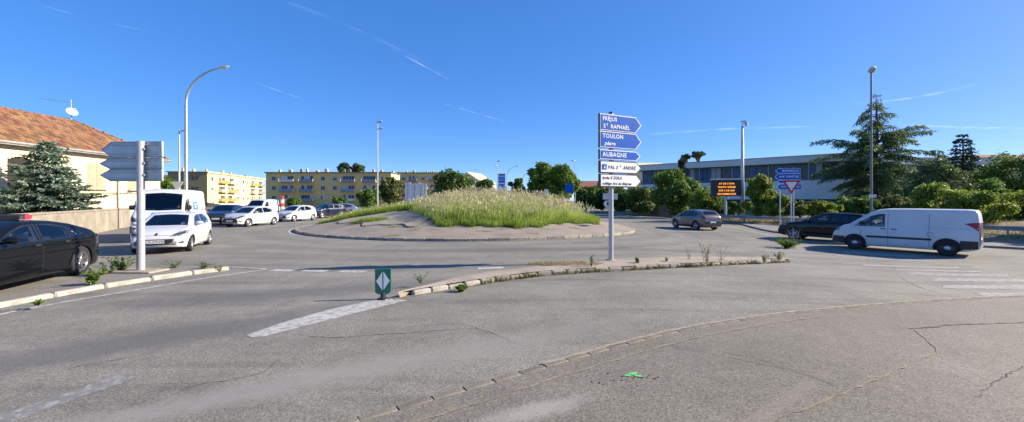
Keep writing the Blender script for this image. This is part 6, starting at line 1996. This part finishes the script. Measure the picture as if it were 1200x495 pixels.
def tree(name, label, x, y, z, h, rx, cz, rz, leaf, n, size, seed, trunk=.18, group=None, clumps=26, cat="tree", low=True, ry=None):
    """broadleaf: tapered trunk, limbs to each clump, crown of leaf clumps with gaps"""
    r = random.Random(seed); ry = ry or rx
    T = thing(name, label, cat, (x, y, z), 0, group)
    cs, rs_ = [], []
    for i in range(clumps):
        while True:
            u = Vector((r.uniform(-1, 1), r.uniform(-1, 1), r.uniform(-1, 1)))
            if .35 < u.length < 1: break
        s = r.uniform(.26, .42)
        u *= (1 - s * .55)
        cs.append((u.x * rx, u.y * ry, cz + u.z * rz)); rs_.append(s * min(rx, rz) * r.uniform(.85, 1.25))
    m = MB(); top = cz - rz * .1
    m.tube([(0, 0, -.1), (r.uniform(-.05, .05) * rx, 0, top * .4), (r.uniform(-.1, .1) * rx, 0, top), (r.uniform(-.1, .1) * rx, 0, cz + rz * .6)], [trunk * 1.3, trunk, trunk * .7, trunk * .2], 8)
    for c in cs[::2]:
        c = Vector(c); b0 = Vector((0, 0, max(.2, min(top, c.z - .5 * rz * .6)) * r.uniform(.6, 1)))
        m.tube([b0, b0.lerp(c, .5) + Vector((0, 0, .06 * rz)), c], [trunk * .45, trunk * .28, trunk * .08], 5, caps=False)
    m.build("trunk", M_bark, T, smooth=True)
    V, Fq = leaf_cloud(cs, rs_, n, size, seed, shell=.35)
    place("crown", fast_mesh("crown", V, Fq, LM[leaf]), T)
    return T

def needles(P, D, L_, size, seed, droop=.0):
    """little flat sprays set along directions D at points P"""
    r = np.random.default_rng(seed); n = len(P)
    D = D / (np.linalg.norm(D, axis=1)[:, None] + 1e-9)
    j = r.normal(size=(n, 3)) * .35; D = D + j; D[:, 2] -= droop; D /= np.linalg.norm(D, axis=1)[:, None]
    a = np.cross(D, r.normal(size=(n, 3))); a /= np.linalg.norm(a, axis=1)[:, None]
    l = L_ * r.uniform(.6, 1.3, n); w = size * r.uniform(.7, 1.3, n)
    V = np.zeros((n, 4, 3))
    V[:, 0] = P; V[:, 1] = P + D * (l * .45)[:, None] + a * w[:, None]; V[:, 2] = P + D * l[:, None]; V[:, 3] = P + D * (l * .45)[:, None] - a * w[:, None]
    return V.reshape(-1, 3), np.arange(n * 4).reshape(-1, 4)

def conifer(name, label, x, y, z, h, length, leaf, seed, levels=26, per=6, rise=.25, droop=.35, trunk=.16, twig=.55, spray=.30, sw=.05, base=.06, dens=1.0, group=None, ragged=.3, cat="tree", extra=(), hang=.0, tj=.3):
    """length(t) gives branch reach at height fraction t; boughs carry side twigs and needle sprays"""
    r = random.Random(seed)
    T = thing(name, label, cat, (x, y, z), 0, group)
    wood = MB()
    wood.tube([(0, 0, -.1), (0, 0, h * .35), (.02 * h, 0, h * .7), (0.01 * h, 0, h)], [trunk * 1.2, trunk, trunk * .6, trunk * .08], 8)
    PP, DD = [], []
    jobs = []
    for i in range(levels):
        t = base + (1 - base) * (i + r.uniform(-tj, tj)) / levels
        t = min(.985, max(base, t))
        k = max(3, int(per * (1 - .35 * t)))
        a0 = r.uniform(0, 2 * PI)
        for b in range(k):
            if tj > 1: t = min(.985, max(base, base + (1 - base) * (i + r.uniform(-tj, tj)) / levels))
            jobs.append((t, a0 + 2 * PI * b / k + r.uniform(-.3, .3), length(t) * r.uniform(1 - ragged, 1 + ragged * .5), rise * r.uniform(.6, 1.5), droop * r.uniform(.7, 1.4)))
    jobs += list(extra)
    for (t, a, l, ri, dr) in jobs:
        if l < .05: continue
        d = Vector((math.cos(a), math.sin(a), 0)); p0 = Vector((0.012 * h, 0, h * t)); sd = Vector((-d.y, d.x, 0))
        pts = []
        for s in range(7):
            u = s / 6
            pts.append(p0 + d * (l * u) + Vector((0, 0, l * (ri * u - dr * u * u))))
        wood.tube(pts, [max(.006, trunk * .28 * (1 - .85 * s / 6) * min(1, l / 2)) for s in range(7)], 4, caps=False)
        step = .16 / dens
        n = max(4, int(l / step))
        for q in range(n):
            u = (q + r.random()) / n
            if u < .12: continue
            i = min(5, int(u * 6)); p = pts[i].lerp(pts[i + 1], u * 6 - i); bd = (pts[i + 1] - pts[i]).normalized()
            tl = twig * (1 - .55 * u) * min(1, .35 + l / 2) * r.uniform(.6, 1.2)
            for sg in (-1, 1):
                td = (bd * .65 + sd * sg * r.uniform(.5, 1) + Vector((0, 0, -dr * .5 * r.random() - hang * r.random()))).normalized()
                ns = max(2, int(tl / (spray * .38)))
                for e in range(ns):
                    f = (e + .4) / ns
                    PP.append(p + td * (tl * f) + Vector((0, 0, -.25 * dr * tl * f * f))); DD.append(td + Vector((0, 0, r.gauss(0, .2))))
            PP.append(p); DD.append(bd + Vector((0, 0, .25)))
    wood.build("trunk", M_bark, T, smooth=True)
    V, Fq = needles(np.array([tuple(p) for p in PP]), np.array([tuple(p) for p in DD]), spray, sw, seed, droop * .3)
    place("crown", fast_mesh("crown", V, Fq, LM[leaf]), T)
    return T

# blue spruce in the front garden
conifer("spruce_tree", "blue-green spruce behind the garden wall of the tiled house", AX(54, 24), 24, 0, AZ(165, 24), lambda t: min(2.35, 2.7 * (1 - t) ** .8 + .05), 'spruce', 3,
        levels=28, per=9, rise=.45, droop=.30, twig=.55, spray=.22, sw=.055, dens=1.7, ragged=.25)
# great cedar on the right with long arms
hC = AZ(110, 53) - .2
def cedar_len(t):
    return np.interp(t, [0, .12, .35, .55, .66, .75, .9, 1], [4.8, 6.2, 6.0, 4.8, 2.3, 2.0, 1.15, .15])
arms = [(t_, a_, l_ * 1.14, r_, d_) for (t_, a_, l_, r_, d_) in [(.60, .1, 6.2, .62, .30), (.58, -.15, 5.6, .55, .30), (.55, .35, 4.6, .45, .3), (.52, 3.0, 6.8, .62, .45), (.50, 3.35, 6.0, .55, .40), (.46, 2.7, 6.4, .4, .4), (.35, 3.1, 6.2, .35, .35), (.30, .0, 5.8, .30, .45), (.56, 3.6, 5.4, .75, .5), (.48, 3.9, 5.8, .5, .4)]]
conifer("cedar_tree", "tall dark cedar with wide drooping arms behind the lamp post", AX(1025, 53), 53, .2, hC, cedar_len, 'cedar', 5,
        levels=24, per=5, rise=.30, droop=.42, trunk=.30, twig=1.2, spray=.40, sw=.06, dens=1.5, ragged=.6, extra=arms, hang=1.1, tj=1.6)
conifer("fir_tree", "dark pointed fir tree right of the cedar", AX(1127, 45), 45, .3, AZ(158, 45) - .2, lambda t: 2.6 * (1 - t) ** .75 + .1, 'fir', 7, levels=24, per=7, rise=.3, droop=.22, twig=.7, spray=.38, sw=.08, dens=1.0, ragged=.35)
conifer("cedar_tree", "lower sloping cedar between the tall cedar and the fir", AX(1098, 43), 43, .3, AZ(178, 43), lambda t: 4.6 * (1 - t) ** .8 + .2, 'cedar', 8, levels=18, per=6, rise=.1, droop=.35, twig=1.0, spray=.42, sw=.065, dens=1.2, ragged=.5, hang=.9, tj=1.5)

HZ = "bushes and trees along the right-hand bank"
def bush(label, px, d, y_top, w_px, leaf, n, size, seed, z0=.0, y_bot=262, name="bush", dpt=None):
    top = AZ(y_top, d) - z0; rx = w_px / 2 / F * d
    return tree(name, label, AX(px, d), d, z0, top, rx, top * .52, top * .5, leaf, n, size, seed, trunk=.08, group=HZ, clumps=30, cat="bush", ry=dpt or rx)
bush("sunlit pale green bush rising behind the white van roof", 1108, 31, 214, 78, 'bright', 9000, .11, 11, .1)
bush("pale green bush beside the guard rail, right of the van", 1150, 29.5, 224, 66, 'bright', 8000, .10, 12, .1)
bush("olive bush below the sloping cedar", 1070, 37, 226, 60, 'olive', 6000, .11, 13, .2)
tree("broadleaf_tree", "large dark leafy tree at the right edge above the guard rail", AX(1199, 38), 38, .2, 6.6, 3.3, 3.6, 2.9, 'green', 16000, .12, 14, group=HZ, clumps=40)
tree("broadleaf_tree", "leafy tree over the guard rail casting shade on the van", 40.0, 22.5, .2, 8.6, 2.6, 5.6, 2.4, 'green', 6000, .16, 16, group=HZ)
bush("leafy bright bush between the guard rail and the large dark leafy tree", 1192, 31, 222, 64, 'bright', 7000, .10, 61, .1)
bush("tall green bush in the gap between the fir and the large dark leafy tree", 1166, 35, 208, 46, 'green', 7000, .12, 62, .2)
bush("green bush at the foot of the fir, behind the pale green bush", 1128, 37, 214, 52, 'olive', 6000, .12, 63, .2)
bush("bushy green shrub just left of the dark lamp post", 1002, 39, 229, 50, 'green', 5000, .12, 64, .2)
bush("bright shrub under the cedar's left arms", 962, 38, 234, 44, 'bright', 5000, .11, 65, .2)
bush("large rounded green bush left of the message board", 789, 55, 199, 58, 'green', 12000, .17, 17, .1)
bush("dark shaded bush left of the large rounded bush", 752, 62, 217, 40, 'dark', 6000, .2, 18)
bush("dark hedge bush next to the small white sign plate", 733, 66, 222, 44, 'dark', 6000, .2, 19)
bush("yellow green bush under the message board", 826, 46, 219, 34, 'bright', 5000, .14, 20, .1)
bush("tall bright green bush right of the camera mast", 892, 42, 201, 32, 'bright', 8000, .14, 21, .2)
bush("sprawling bright green bush beyond the guard rail", 902, 41, 228, 64, 'bright', 8000, .12, 22, .2)
bush("dense green bush beneath the blue arrow signs", 938, 40, 233, 60, 'olive', 5000, .13, 23, .2)
bush("low dark hedge bush in front of the cedar trunk", 985, 42, 231, 70, 'dark', 6000, .13, 24, .2)
bush("low olive bush right of the cedar trunk", 1040, 41, 232, 60, 'olive', 5000, .13, 25, .2)
bush("low green bush at the foot of the message board post", 855, 45, 236, 40, 'green', 5000, .13, 26, .2)

# trees beyond the roundabout
FT = "trees beyond the roundabout"
def far_tree(label, px, d, y_top, w_px, leaf, n, size, seed, frac=.85, name="broadleaf_tree"):
    top = AZ(y_top, d); rx = w_px / 2 / F * d
    rz = top * frac / 2
    return tree(name, label, AX(px, d), d, 0, top, rx, top - rz, rz, leaf, n, size, seed, trunk=.25, group=FT, clumps=34)
far_tree("dark round evergreen tree behind the grassy island", 531, 70, 198, 54, 'dark', 11000, .26, 31, .95)
far_tree("left one of two leafy round trees beyond the grass", 634, 78, 187, 34, 'plane', 9000, .28, 32)
far_tree("right one of two leafy round trees beyond the grass", 660, 75, 189.5, 36, 'plane', 9000, .28, 33)
far_tree("dark gap tree between the two leafy round trees", 648, 92, 200, 28, 'green', 5000, .32, 34)
far_tree("small bushy tree left of the blue banner", 570, 85, 206, 26, 'dark', 5000, .28, 35, .95)
far_tree("pointed dark tree right of the blue banner", 606, 90, 205, 22, 'dark', 5000, .28, 36, .95)
far_tree("low green tree beneath the curved far lamps", 617, 80, 215, 30, 'green', 4000, .26, 37, .95)
far_tree("low dark tree in front of the far orange roof", 686, 84, 217, 30, 'dark', 5000, .26, 38, .95)
far_tree("dark tree behind the small white sign plate", 706, 88, 214, 32, 'dark', 5000, .28, 39, .95)
far_tree("dark tree left of the school wing", 728, 95, 215, 34, 'dark', 5000, .3, 40, .95)
far_tree("green tree before the ochre block, left of the straight lamp", 432, 75, 219, 26, 'green', 5000, .26, 41, .95)
far_tree("taller green tree before the ochre block, right of the straight lamp", 457, 85, 206, 28, 'olive', 6000, .3, 42, .95)
far_tree("low bush at the foot of the ochre block", 345, 95, 231, 16, 'green', 2500, .3, 43, .95)
far_tree("low green bush before the ochre block's middle windows", 399, 90, 230, 22, 'green', 2500, .3, 44, .95)
far_tree("green tree between the tiled house and the olive gable", 193, 75, 203, 26, 'green', 5000, .3, 45, .95)
far_tree("dark upright tree beside the small red roofed house", 210, 110, 206, 10, 'dark', 2500, .35, 46, .95)
far_tree("green tree in front of the far pale yellow facade end", 500, 84, 224, 34, 'green', 4000, .28, 47, .95)
def top_tree(label, px, d, y_top, y_bot, w_px, leaf, n, size, seed):
    zt, zb_ = AZ(y_top, d), AZ(y_bot, d); rx = w_px / 2 / F * d
    return tree("pine_tree", label, AX(px, d), d, 0, zt, rx, (zt + zb_) / 2, (zt - zb_) / 2, leaf, n, size, seed, trunk=.45, group="pines above the roofs", clumps=22)
top_tree("left round pine crown above the ochre block's roof", 404, 185, 190, 206, 15, 'pine', 3500, .6, 51)
top_tree("right round pine crown above the ochre block's roof", 419, 185, 191, 206, 13, 'pine', 3500, .6, 52)
top_tree("flat umbrella pine above the school roof", 818, 118, 177, 185, 16, 'pine', 2500, .4, 53)
top_tree("low branch of umbrella pine above the school roof, smaller crown", 805, 120, 181, 187, 14, 'pine', 1500, .4, 54)
conifer("cypress_tree", "thin dark cypress above the large rounded bush", AX(798, 68), 68, 0, AZ(188, 68), lambda t: .7 * (1 - t) ** .5 + .1, 'fir', 55, levels=30, per=6, rise=1.4, droop=.1, twig=.3, spray=.5, sw=.09, dens=.8)
